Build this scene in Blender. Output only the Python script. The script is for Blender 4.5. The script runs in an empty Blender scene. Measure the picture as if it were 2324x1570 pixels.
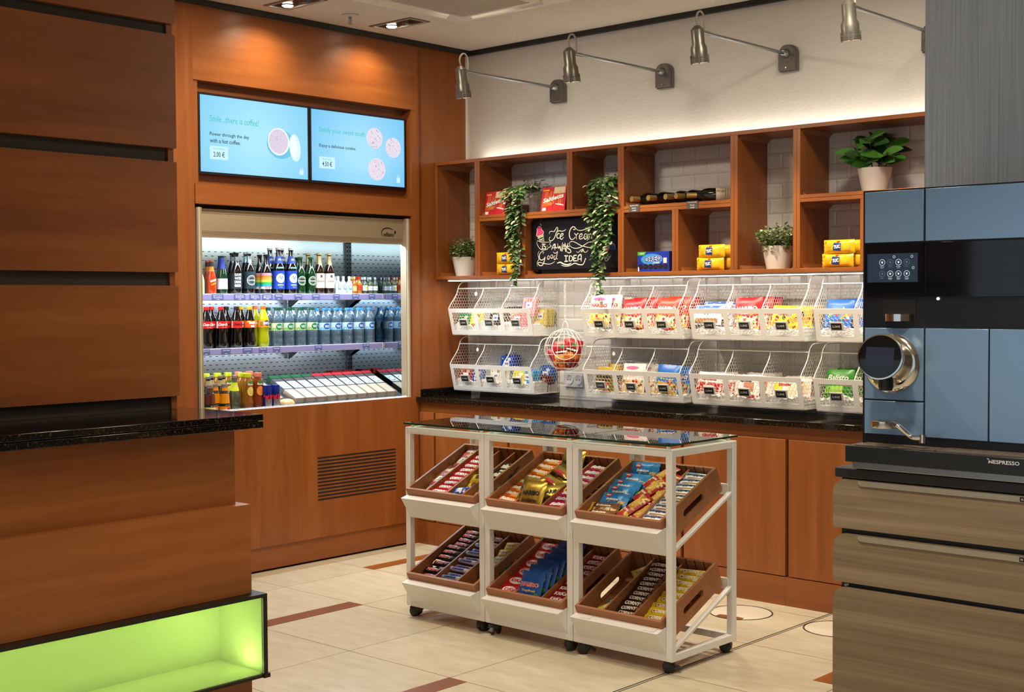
import bpy, bmesh, math, random
from mathutils import Vector, Matrix
SC = bpy.context.scene
COL = SC.collection
rnd = random.Random(7)
PI = math.pi
R = math.radians

# ------------------------------------------------------------------ materials
def lin(h):
    h = h.lstrip('#')
    o = []
    for i in (0, 2, 4):
        c = int(h[i:i+2], 16) / 255
        o.append(c / 12.92 if c <= .04045 else ((c + .055) / 1.055) ** 2.4)
    return (*o, 1)
MATS = {}
def mat(name, col='#ffffff', rough=.5, metal=0., spec=.5, emit=None, est=1., coat=0.):
    if name in MATS: return MATS[name]
    m = bpy.data.materials.new(name); m.use_nodes = True
    b = m.node_tree.nodes['Principled BSDF']
    b.inputs['Base Color'].default_value = lin(col) if isinstance(col, str) else col
    b.inputs['Roughness'].default_value = rough
    b.inputs['Metallic'].default_value = metal
    b.inputs['Specular IOR Level'].default_value = spec
    b.inputs['Coat Weight'].default_value = coat
    if emit:
        b.inputs['Emission Color'].default_value = lin(emit); b.inputs['Emission Strength'].default_value = est
    MATS[name] = m
    return m
def pk(col):
    """printed foil / film of one colour"""
    return mat('film_' + col.lstrip('#'), col, .32, 0, .5)
def ink(col):
    return mat('ink_' + col.lstrip('#'), col, .5, 0, .3)
def nodes(name):
    m = bpy.data.materials.new(name); m.use_nodes = True
    nt = m.node_tree; MATS[name] = m
    return m, nt, nt.nodes['Principled BSDF'], nt.nodes['Material Output']
def N(nt, typ, **kw):
    n = nt.nodes.new(typ)
    for k, v in kw.items():
        if k in n.inputs: n.inputs[k].default_value = v
        else: setattr(n, k, v)
    return n
def ramp(nt, stops):
    r = nt.nodes.new('ShaderNodeValToRGB')
    e = r.color_ramp.elements
    while len(e) < len(stops): e.new(.5)
    for i, (p, c) in enumerate(stops):
        e[i].position = p; e[i].color = lin(c) if isinstance(c, str) else c
    return r
def coords(nt, scale, loc=(0, 0, 0), rot=(0, 0, 0)):
    t = nt.nodes.new('ShaderNodeTexCoord'); mp = nt.nodes.new('ShaderNodeMapping')
    mp.inputs['Scale'].default_value = scale; mp.inputs['Location'].default_value = loc; mp.inputs['Rotation'].default_value = rot
    nt.links.new(t.outputs['Object'], mp.inputs['Vector'])
    return mp
def wood(name, axis, c1, c2, c3, rough=.35, fine=1., coat=.0, seed=0., streak=(28, 2.2)):
    m, nt, b, o = nodes(name)
    s1 = [streak[0] * fine] * 3; s1[axis] = streak[1]
    s2 = [9 * fine] * 3; s2[axis] = .5
    L = nt.links.new
    a = coords(nt, s1, (seed, seed * 2, seed * 3)); n1 = N(nt, 'ShaderNodeTexNoise', Scale=1., Detail=5., Roughness=.6, Distortion=.4); L(a.outputs[0], n1.inputs['Vector'])
    c = coords(nt, s2, (seed + 3, 1, 5)); n2 = N(nt, 'ShaderNodeTexNoise', Scale=1., Detail=3., Roughness=.5, Distortion=.5); L(c.outputs[0], n2.inputs['Vector'])
    mx = N(nt, 'ShaderNodeMath', operation='MULTIPLY_ADD'); mx.inputs[1].default_value = .45
    L(n1.outputs['Fac'], mx.inputs[0])
    m2 = N(nt, 'ShaderNodeMath', operation='MULTIPLY'); m2.inputs[1].default_value = .55; L(n2.outputs['Fac'], m2.inputs[0])
    L(m2.outputs[0], mx.inputs[2])
    r = ramp(nt, [(.3, c1), (.5, c2), (.7, c3)]); L(mx.outputs[0], r.inputs[0])
    L(r.outputs[0], b.inputs['Base Color'])
    b.inputs['Roughness'].default_value = rough
    b.inputs['Coat Weight'].default_value = coat; b.inputs['Coat Roughness'].default_value = .25
    return m
CH = ('#7b421b', '#8c4f22', '#9b5d2b')
WV = wood('cherry_wood_upright', 2, *CH)
WX = wood('cherry_wood_lengthwise', 0, *CH, seed=4)
WY = wood('cherry_wood_crosswise', 1, *CH, seed=9)
CR = ('#8b5530', '#9c6339', '#ac7447')
WC = wood('crate_wood', 0, *CR, rough=.5, fine=2.2, seed=2)
OAK = wood('grey_oak_veneer', 0, '#63533d', '#7e6c52', '#95826a', rough=.5, fine=2.6, seed=6, streak=(34, 1.2))

def granite():
    m, nt, b, o = nodes('black_granite')
    L = nt.links.new
    a = coords(nt, (1, 1, 1)); v = N(nt, 'ShaderNodeTexNoise', Scale=110., Detail=6., Roughness=.75); L(a.outputs[0], v.inputs['Vector'])
    n = N(nt, 'ShaderNodeTexNoise', Scale=420., Detail=2.); L(a.outputs[0], n.inputs['Vector'])
    ad = N(nt, 'ShaderNodeMath', operation='MULTIPLY_ADD'); ad.inputs[1].default_value = .35; L(n.outputs['Fac'], ad.inputs[0]); L(v.outputs['Fac'], ad.inputs[2])
    r = ramp(nt, [(.0, '#060607'), (.68, '#0a0b0c'), (.77, '#2a2012'), (.88, '#6a583a')]); L(ad.outputs[0], r.inputs[0])
    L(r.outputs[0], b.inputs['Base Color']); b.inputs['Roughness'].default_value = .07
    return m
GRAN = granite()

def floor_mat():
    m, nt, b, o = nodes('cream_floor_tile')
    L = nt.links.new
    a = coords(nt, (1 / .6, 1 / .6, 1), (-1.615 / .6, 1.796 / .6, 0))
    br = N(nt, 'ShaderNodeTexBrick', offset=0., squash=1.)
    br.inputs['Scale'].default_value = 1.; br.inputs['Mortar Size'].default_value = .0032; br.inputs['Mortar Smooth'].default_value = 0.
    br.inputs['Brick Width'].default_value = 1.; br.inputs['Row Height'].default_value = 1.; br.inputs['Bias'].default_value = 0
    br.inputs['Color1'].default_value = lin('#cdc4ae'); br.inputs['Color2'].default_value = lin('#c6bda6'); br.inputs['Mortar'].default_value = lin('#5b4a33')
    L(a.outputs[0], br.inputs['Vector'])
    c = coords(nt, (3, 9, 3)); n = N(nt, 'ShaderNodeTexNoise', Scale=2., Detail=6., Roughness=.65); L(c.outputs[0], n.inputs['Vector'])
    r = ramp(nt, [(.3, '#e6e2d8'), (.7, '#ffffff')]); L(n.outputs['Fac'], r.inputs[0])
    mx = N(nt, 'ShaderNodeMix', data_type='RGBA', blend_type='MULTIPLY'); mx.inputs[0].default_value = 1.
    L(br.outputs['Color'], mx.inputs[6]); L(r.outputs[0], mx.inputs[7]); L(mx.outputs[2], b.inputs['Base Color'])
    b.inputs['Roughness'].default_value = .33
    return m
FLOOR = floor_mat()

def metro():
    m, nt, b, o = nodes('white_bevelled_wall_tile')
    L = nt.links.new
    t = nt.nodes.new('ShaderNodeTexCoord'); s = nt.nodes.new('ShaderNodeSeparateXYZ'); cb = nt.nodes.new('ShaderNodeCombineXYZ')
    L(t.outputs['Object'], s.inputs[0]); L(s.outputs['X'], cb.inputs['X']); L(s.outputs['Z'], cb.inputs['Y'])
    mp = nt.nodes.new('ShaderNodeMapping'); mp.inputs['Location'].default_value = (-1.571 + .155, -2.149 + .0784 * 2, 0); L(cb.outputs[0], mp.inputs[0])
    def brick(ms, sm):
        br = N(nt, 'ShaderNodeTexBrick', offset=.5, squash=1.)
        for k, v in (('Scale', 1.), ('Mortar Size', ms), ('Mortar Smooth', sm), ('Brick Width', .155), ('Row Height', .0784)): br.inputs[k].default_value = v
        L(mp.outputs[0], br.inputs['Vector']); return br
    b1 = brick(.0012, 0.); b1.inputs['Color1'].default_value = lin('#d6d4cf'); b1.inputs['Color2'].default_value = lin('#d2d0cb'); b1.inputs['Mortar'].default_value = lin('#aba79e')
    L(b1.outputs['Color'], b.inputs['Base Color'])
    b2 = brick(.012, 1.)
    inv = N(nt, 'ShaderNodeMath', operation='SUBTRACT'); inv.inputs[0].default_value = 1.; L(b2.outputs['Fac'], inv.inputs[1])
    bu = N(nt, 'ShaderNodeBump', Strength=.6, Distance=.004); L(inv.outputs[0], bu.inputs['Height']); L(bu.outputs[0], b.inputs['Normal'])
    b.inputs['Roughness'].default_value = .16
    return m
METRO = metro()

def noisy(name, col, rough, scale, dist, strength=.4, c2=None, stretch=(1, 1, 1)):
    m, nt, b, o = nodes(name)
    L = nt.links.new
    a = coords(nt, stretch); n = N(nt, 'ShaderNodeTexNoise', Scale=scale, Detail=4., Roughness=.6); L(a.outputs[0], n.inputs['Vector'])
    bu = N(nt, 'ShaderNodeBump', Strength=strength, Distance=dist); L(n.outputs['Fac'], bu.inputs['Height']); L(bu.outputs[0], b.inputs['Normal'])
    if c2:
        r = ramp(nt, [(.35, col), (.65, c2)]); L(n.outputs['Fac'], r.inputs[0]); L(r.outputs[0], b.inputs['Base Color'])
    else: b.inputs['Base Color'].default_value = lin(col)
    b.inputs['Roughness'].default_value = rough
    return m
PLASTER = noisy('white_wall_plaster', '#d9d7cf', .8, 60, .004, .35)
CEIL = noisy('speckled_ceiling_board', '#c6bcab', .9, 140, .004, .5, '#dfd7c8')
PAPER = noisy('striped_grey_wallpaper', '#a4b6ca', .6, 3., .003, .5, '#c4d1e0', (90, 90, .6))
CRINKLE = noisy('crinkled_white_packing_paper', '#efeeea', .5, 90, .009, .8)

def clear(name, tint, fac=.12, rough=.05, white=0.):
    """thin clear sheet or bottle wall: tinted see-through with reflections"""
    m, nt, b, o = nodes(name); nt.nodes.remove(b)
    L = nt.links.new
    tr = N(nt, 'ShaderNodeBsdfTransparent', Color=lin(tint)); gl = N(nt, 'ShaderNodeBsdfGlossy', Roughness=rough)
    fr = N(nt, 'ShaderNodeFresnel', IOR=1.5); mm = N(nt, 'ShaderNodeMath', operation='MULTIPLY_ADD'); mm.inputs[1].default_value = 1.; mm.inputs[2].default_value = fac
    L(fr.outputs[0], mm.inputs[0]); mm.use_clamp = True
    mx = nt.nodes.new('ShaderNodeMixShader'); L(mm.outputs[0], mx.inputs[0]); L(tr.outputs[0], mx.inputs[1]); L(gl.outputs[0], mx.inputs[2])
    last = mx
    if white:
        df = N(nt, 'ShaderNodeBsdfDiffuse', Color=lin(tint)); m3 = nt.nodes.new('ShaderNodeMixShader'); m3.inputs[0].default_value = white
        L(mx.outputs[0], m3.inputs[1]); L(df.outputs[0], m3.inputs[2]); last = m3
    L(last.outputs[0], o.inputs['Surface'])
    return m
GLASS = clear('clear_glass_sheet', '#eef8f3', .07, .0)
GEDGE = mat('green_glass_edge', '#0c3b2c', .15)
PET = clear('clear_water_bottle', '#aed4ea', .10, .06, .13)
PETG = clear('clear_drink_bottle', '#cfe0c8', .06, .06, .08)
FILM = clear('clear_wrapper_film', '#ffffff', .12, .12, .05)
GREEN = clear('green_glass_panel', '#d3ebae', .0, .02, .22)
MIRROR = mat('mirror_side_wall', '#c8d4da', .02, 1.)

WHITE = mat('white_powder_coat', '#e9e8e2', .38)
WIREW = mat('white_coated_wire', '#e2e0d8', .4)
BLACKP = mat('black_plastic', '#0d0d0e', .4)
BLACKG = mat('black_gloss_panel', '#05060a', .06)
DARK = mat('dark_gap', '#0b0908', .8)
CHROME = mat('polished_chrome', '#d8d4cc', .12, 1.)
STEEL = mat('brushed_steel', '#9a9c9e', .32, 1.)
LAMPG = mat('grey_lamp_metal', '#6f6c62', .35, .7)
LAMPB = mat('grey_lamp_bracket', '#6a655f', .5, .2)
BLUEG = mat('blue_grey_machine_panel', '#84a6c8', .3, .5)
FRAMEB = mat('taupe_fridge_trim', '#a09078', .4, .1)
FRIDGEW = mat('pale_fridge_metal', '#b9c6cc', .28, .75)
TRIMD = mat('dark_ceiling_trim', '#1b1b19', .6)
POT = mat('white_glazed_pot', '#dcd6cc', .3)
SOIL = mat('dark_potting_soil', '#20160f', .9)
LEAF = mat('green_leaf', '#4a7a34', .4)
LEAFD = mat('dark_green_leaf', '#2c4a26', .4)
LEAFP = mat('pale_edged_leaf', '#b3bf94', .45)
STEM = mat('green_stem', '#4a5a30', .6)
REDST = mat('brown_stone_inlay', '#7a4a33', .35)

# ------------------------------------------------------------------ text
_TXT = {}
def glyphs(s, bold=0.):
    k = (s, bold)
    if k in _TXT: return _TXT[k]
    cu = bpy.data.curves.new('lettering', 'FONT'); cu.body = s; cu.size = 1.; cu.resolution_u = 2; cu.offset = bold; cu.fill_mode = 'FRONT'
    ob = bpy.data.objects.new('lettering', cu); COL.objects.link(ob)
    dg = bpy.context.evaluated_depsgraph_get(); me = bpy.data.meshes.new_from_object(ob.evaluated_get(dg))
    bm = bmesh.new(); bm.from_mesh(me); bmesh.ops.triangulate(bm, faces=bm.faces)
    for _ in range(2):
        lg = [e for e in bm.edges if e.calc_length() > .34]
        if lg: bmesh.ops.subdivide_edges(bm, edges=lg, cuts=1); bmesh.ops.triangulate(bm, faces=bm.faces)
    bm.verts.index_update(); vs = [(v.co.x, v.co.y) for v in bm.verts]; fs = [tuple(v.index for v in f.verts) for f in bm.faces]; bm.free()
    bpy.data.objects.remove(ob); bpy.data.curves.remove(cu); bpy.data.meshes.remove(me)
    x0 = min(v[0] for v in vs); x1 = max(v[0] for v in vs); y0 = min(v[1] for v in vs); y1 = max(v[1] for v in vs)
    _TXT[k] = ([((x - x0) / (x1 - x0), (y - y0) / (y1 - y0)) for x, y in vs], fs, (x1 - x0) / (y1 - y0))
    return _TXT[k]

# ------------------------------------------------------------------ mesh builder
class MB:
    def __init__(s): s.v = []; s.f = []; s.m = []; s.mats = []; s.sm = []
    def mi(s, m):
        if m not in s.mats: s.mats.append(m)
        return s.mats.index(m)
    def face(s, idx, m, smooth=False): s.f.append(tuple(idx)); s.m.append(s.mi(m)); s.sm.append(smooth)
    def add(s, pts): i = len(s.v); s.v += [tuple(p) for p in pts]; return i
    def poly(s, pts, m): i = s.add(pts); s.face(range(i, i + len(pts)), m); return s
    def box(s, x0, x1, y0, y1, z0, z1, m):
        i = s.add([(x0, y0, z0), (x1, y0, z0), (x1, y1, z0), (x0, y1, z0), (x0, y0, z1), (x1, y0, z1), (x1, y1, z1), (x0, y1, z1)])
        for q in ((0, 3, 2, 1), (4, 5, 6, 7), (0, 1, 5, 4), (1, 2, 6, 5), (2, 3, 7, 6), (3, 0, 4, 7)): s.face([i + k for k in q], m)
        return s
    def prism(s, prof, axis, a, b, m, mcap=None):
        """prof: 2-D outline in the two other axes (in xyz order)"""
        def P(p, t):
            q = list(p); q.insert(axis, t); return q
        n = len(prof); i = s.add([P(p, a) for p in prof] + [P(p, b) for p in prof])
        s.face([i + k for k in range(n)][::-1], mcap or m); s.face([i + n + k for k in range(n)], mcap or m)
        for k in range(n): s.face([i + k, i + (k + 1) % n, i + n + (k + 1) % n, i + n + k], m)
        return s
    def tube(s, path, r, n, m, closed=False, cap=True, flat=False):
        path = [Vector(p) for p in path]; L = len(path); rings = []
        up = None
        for k, p in enumerate(path):
            a = path[k - 1] if (k or closed) else p; b = path[(k + 1) % L] if (k < L - 1 or closed) else p
            t = (b - a).normalized() if (b - a).length > 1e-9 else Vector((0, 0, 1))
            if up is None:
                up = Vector((0, 0, 1)) if abs(t.z) < .9 else Vector((1, 0, 0))
            sd = t.cross(up)
            if sd.length < 1e-5: sd = t.cross(Vector((0, 1, .01)))
            sd.normalize(); up = sd.cross(t).normalized()
            rr = r[k] if isinstance(r, (list, tuple)) else r
            rings.append(s.add([p + sd * math.cos(2 * PI * j / n) * rr + up * math.sin(2 * PI * j / n) * rr for j in range(n)]))
        for k in range(L if closed else L - 1):
            a, b = rings[k], rings[(k + 1) % L]
            for j in range(n): s.face([a + j, a + (j + 1) % n, b + (j + 1) % n, b + j], m, not flat)
        if cap and not closed:
            s.face([rings[0] + j for j in range(n)][::-1], m); s.face([rings[-1] + j for j in range(n)], m)
        return s
    def bar(s, a, b, w, m, n=3):
        """light straight rod between two points"""
        a = Vector(a); b = Vector(b); t = (b - a)
        if t.length < 1e-7: return s
        t.normalize(); u = t.orthogonal().normalized(); q = t.cross(u)
        i = s.add([p + (u * math.cos(2 * PI * j / n) + q * math.sin(2 * PI * j / n)) * w for p in (a, b) for j in range(n)])
        for j in range(n): s.face([i + j, i + (j + 1) % n, i + n + (j + 1) % n, i + n + j], m)
        return s
    def lathe(s, prof, n, m, c=(0, 0, 0), axis=2, mats=None, smooth=True, caps=True):
        rings = []
        for (r, z) in prof:
            pts = []
            for j in range(n):
                a = 2 * PI * j / n; p = [r * math.cos(a), r * math.sin(a)]
                if axis == 2: q = [p[0], p[1], z]
                elif axis == 1: q = [p[0], z, -p[1]]
                else: q = [z, p[0], p[1]]
                pts.append([q[0] + c[0], q[1] + c[1], q[2] + c[2]])
            rings.append(s.add(pts))
        for k in range(len(prof) - 1):
            mm = mats[k] if mats else m
            for j in range(n): s.face([rings[k] + j, rings[k] + (j + 1) % n, rings[k + 1] + (j + 1) % n, rings[k + 1] + j], mm, smooth)
        if not caps: return s
        if prof[0][0] > 1e-6: s.face([rings[0] + j for j in range(n)][::-1], mats[0] if mats else m)
        if prof[-1][0] > 1e-6: s.face([rings[-1] + j for j in range(n)], mats[-1] if mats else m)
        return s
    def plate_hole(s, outer, inner, axis, a, b, m):
        """plate between axis=a and axis=b with one hole; loops of equal length"""
        def P(p, t):
            q = list(p); q.insert(axis, t); return q
        n = len(outer); i = s.add([P(p, a) for p in outer] + [P(p, b) for p in outer] + [P(p, a) for p in inner] + [P(p, b) for p in inner])
        for k in range(n):
            j = (k + 1) % n
            s.face([i + k, i + j, i + 2 * n + j, i + 2 * n + k], m); s.face([i + n + k, i + 3 * n + k, i + 3 * n + j, i + n + j], m)
            s.face([i + k, i + n + k, i + n + j, i + j], m); s.face([i + 2 * n + k, i + 2 * n + j, i + 3 * n + j, i + 3 * n + k], m)
        return s
    # --- surface graphics: S(u, v, lift) -> point
    def rect(s, S, u0, u1, v0, v1, m, lift=.0006, nu=1, nv=1):
        i = s.add([S(u0 + (u1 - u0) * a / nu, v0 + (v1 - v0) * b / nv, lift) for b in range(nv + 1) for a in range(nu + 1)])
        for b in range(nv):
            for a in range(nu):
                k = i + b * (nu + 1) + a; s.face([k, k + 1, k + nu + 2, k + nu + 1], m)
        return s
    def disc(s, S, u, v, ru, rv, m, lift=.0008, n=16, rot=0.):
        return s.shape(S, [(u + ru * math.cos(t) * math.cos(rot) - rv * math.sin(t) * math.sin(rot), v + ru * math.cos(t) * math.sin(rot) + rv * math.sin(t) * math.cos(rot)) for t in [2 * PI * k / n for k in range(n)]], m, lift)
    def ring(s, S, u, v, r0, r1, m, lift=.0008, n=24):
        i = s.add([S(u + r * math.cos(2 * PI * k / n), v + r * math.sin(2 * PI * k / n), lift) for r in (r0, r1) for k in range(n)])
        for k in range(n): s.face([i + k, i + n + k, i + n + (k + 1) % n, i + (k + 1) % n], m)
        return s
    def shape(s, S, pts, m, lift=.0008):
        """filled outline, fanned from its middle so that it follows a curved surface"""
        P2 = []
        for k in range(len(pts)):
            a, b = pts[k], pts[(k + 1) % len(pts)]; d = max(1, min(6, int(math.hypot(b[0] - a[0], b[1] - a[1]) / .007))) if len(pts) < 9 else 1
            P2 += [(a[0] + (b[0] - a[0]) * j / d, a[1] + (b[1] - a[1]) * j / d) for j in range(d)]
        pts = P2; n = len(pts); cu = sum(p[0] for p in pts) / n; cv = sum(p[1] for p in pts) / n
        big = max(abs(p[0] - cu) + abs(p[1] - cv) for p in pts) > .012; steps = (.36, .7, 1.) if big else (1.,)
        c = s.add([S(cu, cv, lift)]); prev = None
        for k in steps:
            i = s.add([S(cu + (p[0] - cu) * k, cv + (p[1] - cv) * k, lift) for p in pts])
            for j in range(n):
                q = (j + 1) % n
                if prev is None: s.face([c, i + j, i + q], m)
                else: s.face([prev + j, i + j, i + q, prev + q], m)
            prev = i
        return s
    def text(s, S, t, u, v, h, m, w=None, lift=.001, shear=0., rot=0., bold=0., align='c', wave=None):
        """text with its centre (or left edge) at u,v and cap height h; w squeezes it to a width"""
        vs, fs, asp = glyphs(t, bold)
        if any(c in 'gjpqy,Q' for c in t): pass
        W = w if w else h * asp
        ou = -W / 2 if align == 'c' else 0.
        c, d = math.cos(rot), math.sin(rot)
        pts = []
        for x, y in vs:
            a = ou + x * W + shear * (y - .5) * h; b = (y - .5) * h
            if wave: b += wave * math.sin(x * PI)
            pts.append(S(u + a * c - b * d, v + a * d + b * c, lift))
        i = s.add(pts)
        for f in fs: s.face([i + k for k in f], m)
        return s
    def stroke(s, S, pts, w, m, lift=.001, taper=True, sub=4):
        """brush stroke along a smoothed polyline"""
        P = [Vector(p) for p in pts]
        if len(P) > 2:
            Q = []
            for k in range(len(P) - 1):
                p0, p1, p2, p3 = P[max(k - 1, 0)], P[k], P[k + 1], P[min(k + 2, len(P) - 1)]
                for j in range(sub):
                    t = j / sub
                    Q.append(.5 * ((2 * p1) + (p2 - p0) * t + (2 * p0 - 5 * p1 + 4 * p2 - p3) * t * t + (3 * p1 - p0 - 3 * p2 + p3) * t ** 3))
            P = Q + [P[-1]]
        L = len(P); idx = []
        for k, p in enumerate(P):
            t = P[min(k + 1, L - 1)] - P[max(k - 1, 0)]
            if t.length < 1e-9: t = Vector((1, 0))
            t.normalize(); n = Vector((-t.y, t.x)); ww = w / 2 * ((.45 + .55 * math.sin(PI * (k + .6) / (L + .2))) if taper else 1)
            idx.append(s.add([S(p.x + n.x * ww, p.y + n.y * ww, lift), S(p.x - n.x * ww, p.y - n.y * ww, lift)]))
        for k in range(L - 1): s.face([idx[k], idx[k + 1], idx[k + 1] + 1, idx[k] + 1], m)
        return s
    def xf(s, M_, start=0): s.v = s.v[:start] + [tuple(M_ @ Vector(p)) for p in s.v[start:]]; return s
    def mesh(s, name, smooth=None, fix=True):
        me = bpy.data.meshes.new(name); me.from_pydata([tuple(p) for p in s.v], [], s.f)
        for m in s.mats: me.materials.append(m)
        me.polygons.foreach_set('material_index', s.m)
        me.polygons.foreach_set('use_smooth', [bool(x) or smooth is not None for x in s.sm])
        if fix:
            bm = bmesh.new(); bm.from_mesh(me); bmesh.ops.recalc_face_normals(bm, faces=bm.faces); bm.to_mesh(me); bm.free()
        me.update()
        if smooth is not None: me.set_sharp_from_angle(angle=R(smooth))
        else: me.set_sharp_from_angle(angle=R(42))
        return me
    def build(s, name, parent=None, smooth=None, **kw):
        return obj(name, s.mesh(name, smooth), parent, **kw)

def tag(o, label=None, cat=None, group=None, kind=None):
    if label: o['label'] = label
    if cat: o['category'] = cat
    if group: o['group'] = group
    if kind: o['kind'] = kind
    return o
def obj(name, me, parent=None, label=None, cat=None, group=None, kind=None, mx=None, bevel=0):
    o = bpy.data.objects.new(name, me); COL.objects.link(o)
    if parent: o.parent = parent
    if mx is not None: o.matrix_basis = mx
    if bevel:
        b = o.modifiers.new('edges', 'BEVEL'); b.width = bevel; b.segments = 2; b.limit_method = 'ANGLE'; b.angle_limit = R(50)
    return tag(o, label, cat, group, kind)
def thing(name, loc, label, cat, group=None, mx=None):
    o = bpy.data.objects.new(name, None); COL.objects.link(o); o.empty_display_size = .05
    if mx is not None: o.matrix_basis = mx
    else: o.location = loc
    return tag(o, label, cat, group)
def T(x, y, z, rz=0, rx=0, ry=0):
    return Matrix.Translation((x, y, z)) @ Matrix.Rotation(rz, 4, 'Z') @ Matrix.Rotation(ry, 4, 'Y') @ Matrix.Rotation(rx, 4, 'X')
def flatS(o, du, dv, n):
    o, du, dv, n = Vector(o), Vector(du), Vector(dv), Vector(n)
    return lambda u, v, l: o + du * u + dv * v + n * l
ORD = ['first', 'second', 'third', 'fourth', 'fifth', 'sixth', 'seventh', 'eighth', 'ninth', 'tenth', 'eleventh', 'twelfth', 'thirteenth', 'fourteenth', 'fifteenth', 'sixteenth']
def local(fn, x, y, z):
    """builder pieces in world metres for a part under an Empty at x,y,z"""
    mb = MB(); fn(mb); return mb.xf(Matrix.Translation((-x, -y, -z)))

# ================================================================== ROOM
def part(root, name, mb, smooth=None, **kw):
    l = root.matrix_world.translation if root.parent is None else Vector((0, 0, 0))
    l = root.location if root.parent is None else Vector((0, 0, 0))
    mb.xf(Matrix.Translation(-l))
    return obj(name, mb.mesh(name, smooth), root, **kw)
def struct(name, mb, **kw):
    return obj(name, mb.mesh(name), kind='structure', **kw)
HC = 3.03
struct('floor', MB().box(-.6, 9., -9., .3, -.1, 0., FLOOR))
fl = MB()                                                       # brown stone inlays and the dark expansion joint
for x0, x1, y0, y1 in ((.921, 1.021, -2.996, -1.796), (.336, .432, -1.197, -.5), (2.213, 2.309, -3.6, -2.397), (3.3, 3.43, -1.5, -.9)):
    fl.box(x0, x1, y0, y1, .0, .0012, WY if x0 in (.336, 3.3) else REDST)
jm = mat('dark_joint_filler', '#3b2c1e', .7)
for x0, x1 in ((2.811, 2.817), (2.826, 2.83)): fl.box(x0, x1, -4.2, -.3, .0, .0009, jm)
struct('trim_1', fl)
CL = MB()
CL.box(-.1, 9., -9., .1, HC, HC + .12, CEIL)
struct('ceiling', CL)
struct('trim_2', MB().box(.0, 6., -.03, -.002, HC - .028, HC - .001, TRIMD).box(.032, .062, -3.3, -.03, HC - .028, HC - .001, TRIMD))
# white wall: plaster above, tiles from worktop to shelf top
struct('wall_back', MB().box(-.1, 6., .0, .1, 2.3, HC, PLASTER).box(-.1, 6., .0, .1, 0., 2.3, METRO).box(-.006, .006, -.012, .0, 2.32, HC, mat('white_corner_bead', '#e5e2da', .5)))
# wooden wall on the left with the fridge recess
W = MB()
W.box(-.12, .0, -.47, .0, 0., HC, WV)                            # tall panel up to the corner
struct('wall_left', W)
F = MB()
F.box(-.10, .03, -2.05, -.475, 2.62, HC - .028, WY)                # panel over the screens
struct('wall_left.001', F)
F = MB().box(-.10, .03, -2.045, -.475, 1.983, 2.085, WY)
struct('trim_3', F)
F = MB().box(-.10, -.05, -2.05, -.475, 2.085, 2.62, WY).box(-.05, .02, -2.05, -2.018, 2.085, 2.62, WV).box(-.05, .028, -.507, -.475, 2.085, 2.62, WV)
struct('wall_left.002', F)
F = MB().box(-.6, .03, -.512, -.475, 0., 1.983, WV).box(-.12, .03, -.475, -.449, 0., HC - .028, WV)
F.box(-.6, .03, -2.35, -2.05, 0., HC - .028, WV)
struct('trim_4', F)
F = MB().box(-.02, .03, -2.05, -.512, .137, .893, WV).box(-.02, .022, -2.05, -.512, .012, .135, WY).box(-.02, .0, -2.05, -.512, 0., .137, DARK)
struct('wall_left.003', F)
struct('light_block_wall', MB().box(7.6, 7.7, -9., .3, 0., HC, mat('beige_light_block', '#8a8276', .8)))  # unseen wall, added to block side light that would reach the tower
struct('wall_left.004', MB().box(-.12, .0, -9., -2.35, 0., HC, WV))
# vent slots in the panel under the fridge
vg = thing('vent_grille', (.031, -.955, .467), 'row of dark horizontal slots cut into the wooden panel under the fridge', 'vent')
m1 = MB(); NS = 13
for k in range(NS):
    z = .352 + k * (.588 - .352) / (NS - 1); y1 = -.657; y0 = -1.257
    n = 8; h = .0048
    pts = [(y1 - h + h * math.cos(t), z + h * math.sin(t)) for t in [PI / 2 - PI * j / n for j in range(n + 1)]] + [(y0 + h - h * math.cos(t), z - h * math.sin(t)) for t in [PI / 2 - PI * j / n for j in range(n + 1)]]
    m1.prism(pts, 0, .0295, .0306, DARK)
part(vg, 'slots', m1)

# ceiling lights ----------------------------------------------------
def downlight(cx, cy, label):
    t = thing('ceiling_downlight', (cx, cy, HC), label, 'ceiling light', 'twin recessed ceiling lights')
    w, d = .17, .078
    fr = MB(); e = .016
    fr.plate_hole([(cx - w, cy - d), (cx + w, cy - d), (cx + w, cy + d), (cx - w, cy + d)], [(cx - w + e, cy - d + e), (cx + w - e, cy - d + e), (cx + w - e, cy + d - e), (cx - w + e, cy + d - e)], 2, HC - .004, HC - .0005, mat('satin_trim_ring', '#7d766c', .35, .6))
    part(t, 'frame', fr)
    b = MB(); i = w - e; j = d - e
    b.box(cx - i, cx + i, cy - j, cy + j, HC - .0024, HC - .0014, mat('black_reflector', '#0c0b0a', .25, .3))
    for a in (-1, 1):
        b.box(cx - i, cx + i, cy + a * j - .004, cy + a * j + .004, HC - .006, HC - .001, mat('bright_edge', '#d8d2c4', .3, .3))
        b.box(cx + a * i - .004, cx + a * i + .004, cy - j, cy + j, HC - .006, HC - .001, mat('bright_edge'))
    part(t, 'reflector', b)
    l = MB().lathe([(.0, HC - .011), (.024, HC - .011), (.03, HC - .006), (.036, HC - .0025)], 20, None, (cx - .07, cy + .005, 0), mats=[mat('lit_lamp', '#ffffff', .5, emit='#fff1d8', est=14)] * 2 + [mat('black_reflector')])
    part(t, 'lamp', l)
    l = MB().lathe([(.0, HC - .007), (.026, HC - .006), (.034, HC - .0025)], 20, mat('dark_lamp_bowl', '#1a1714', .2, .5), (cx + .07, cy + .005, 0))
    part(t, 'lamp', l)
downlight(.345, -1.63, 'twin recessed ceiling light over the fridge, nearer the service counter')
downlight(.345, -.893, 'twin recessed ceiling light nearest the corner of the white wall')
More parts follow.
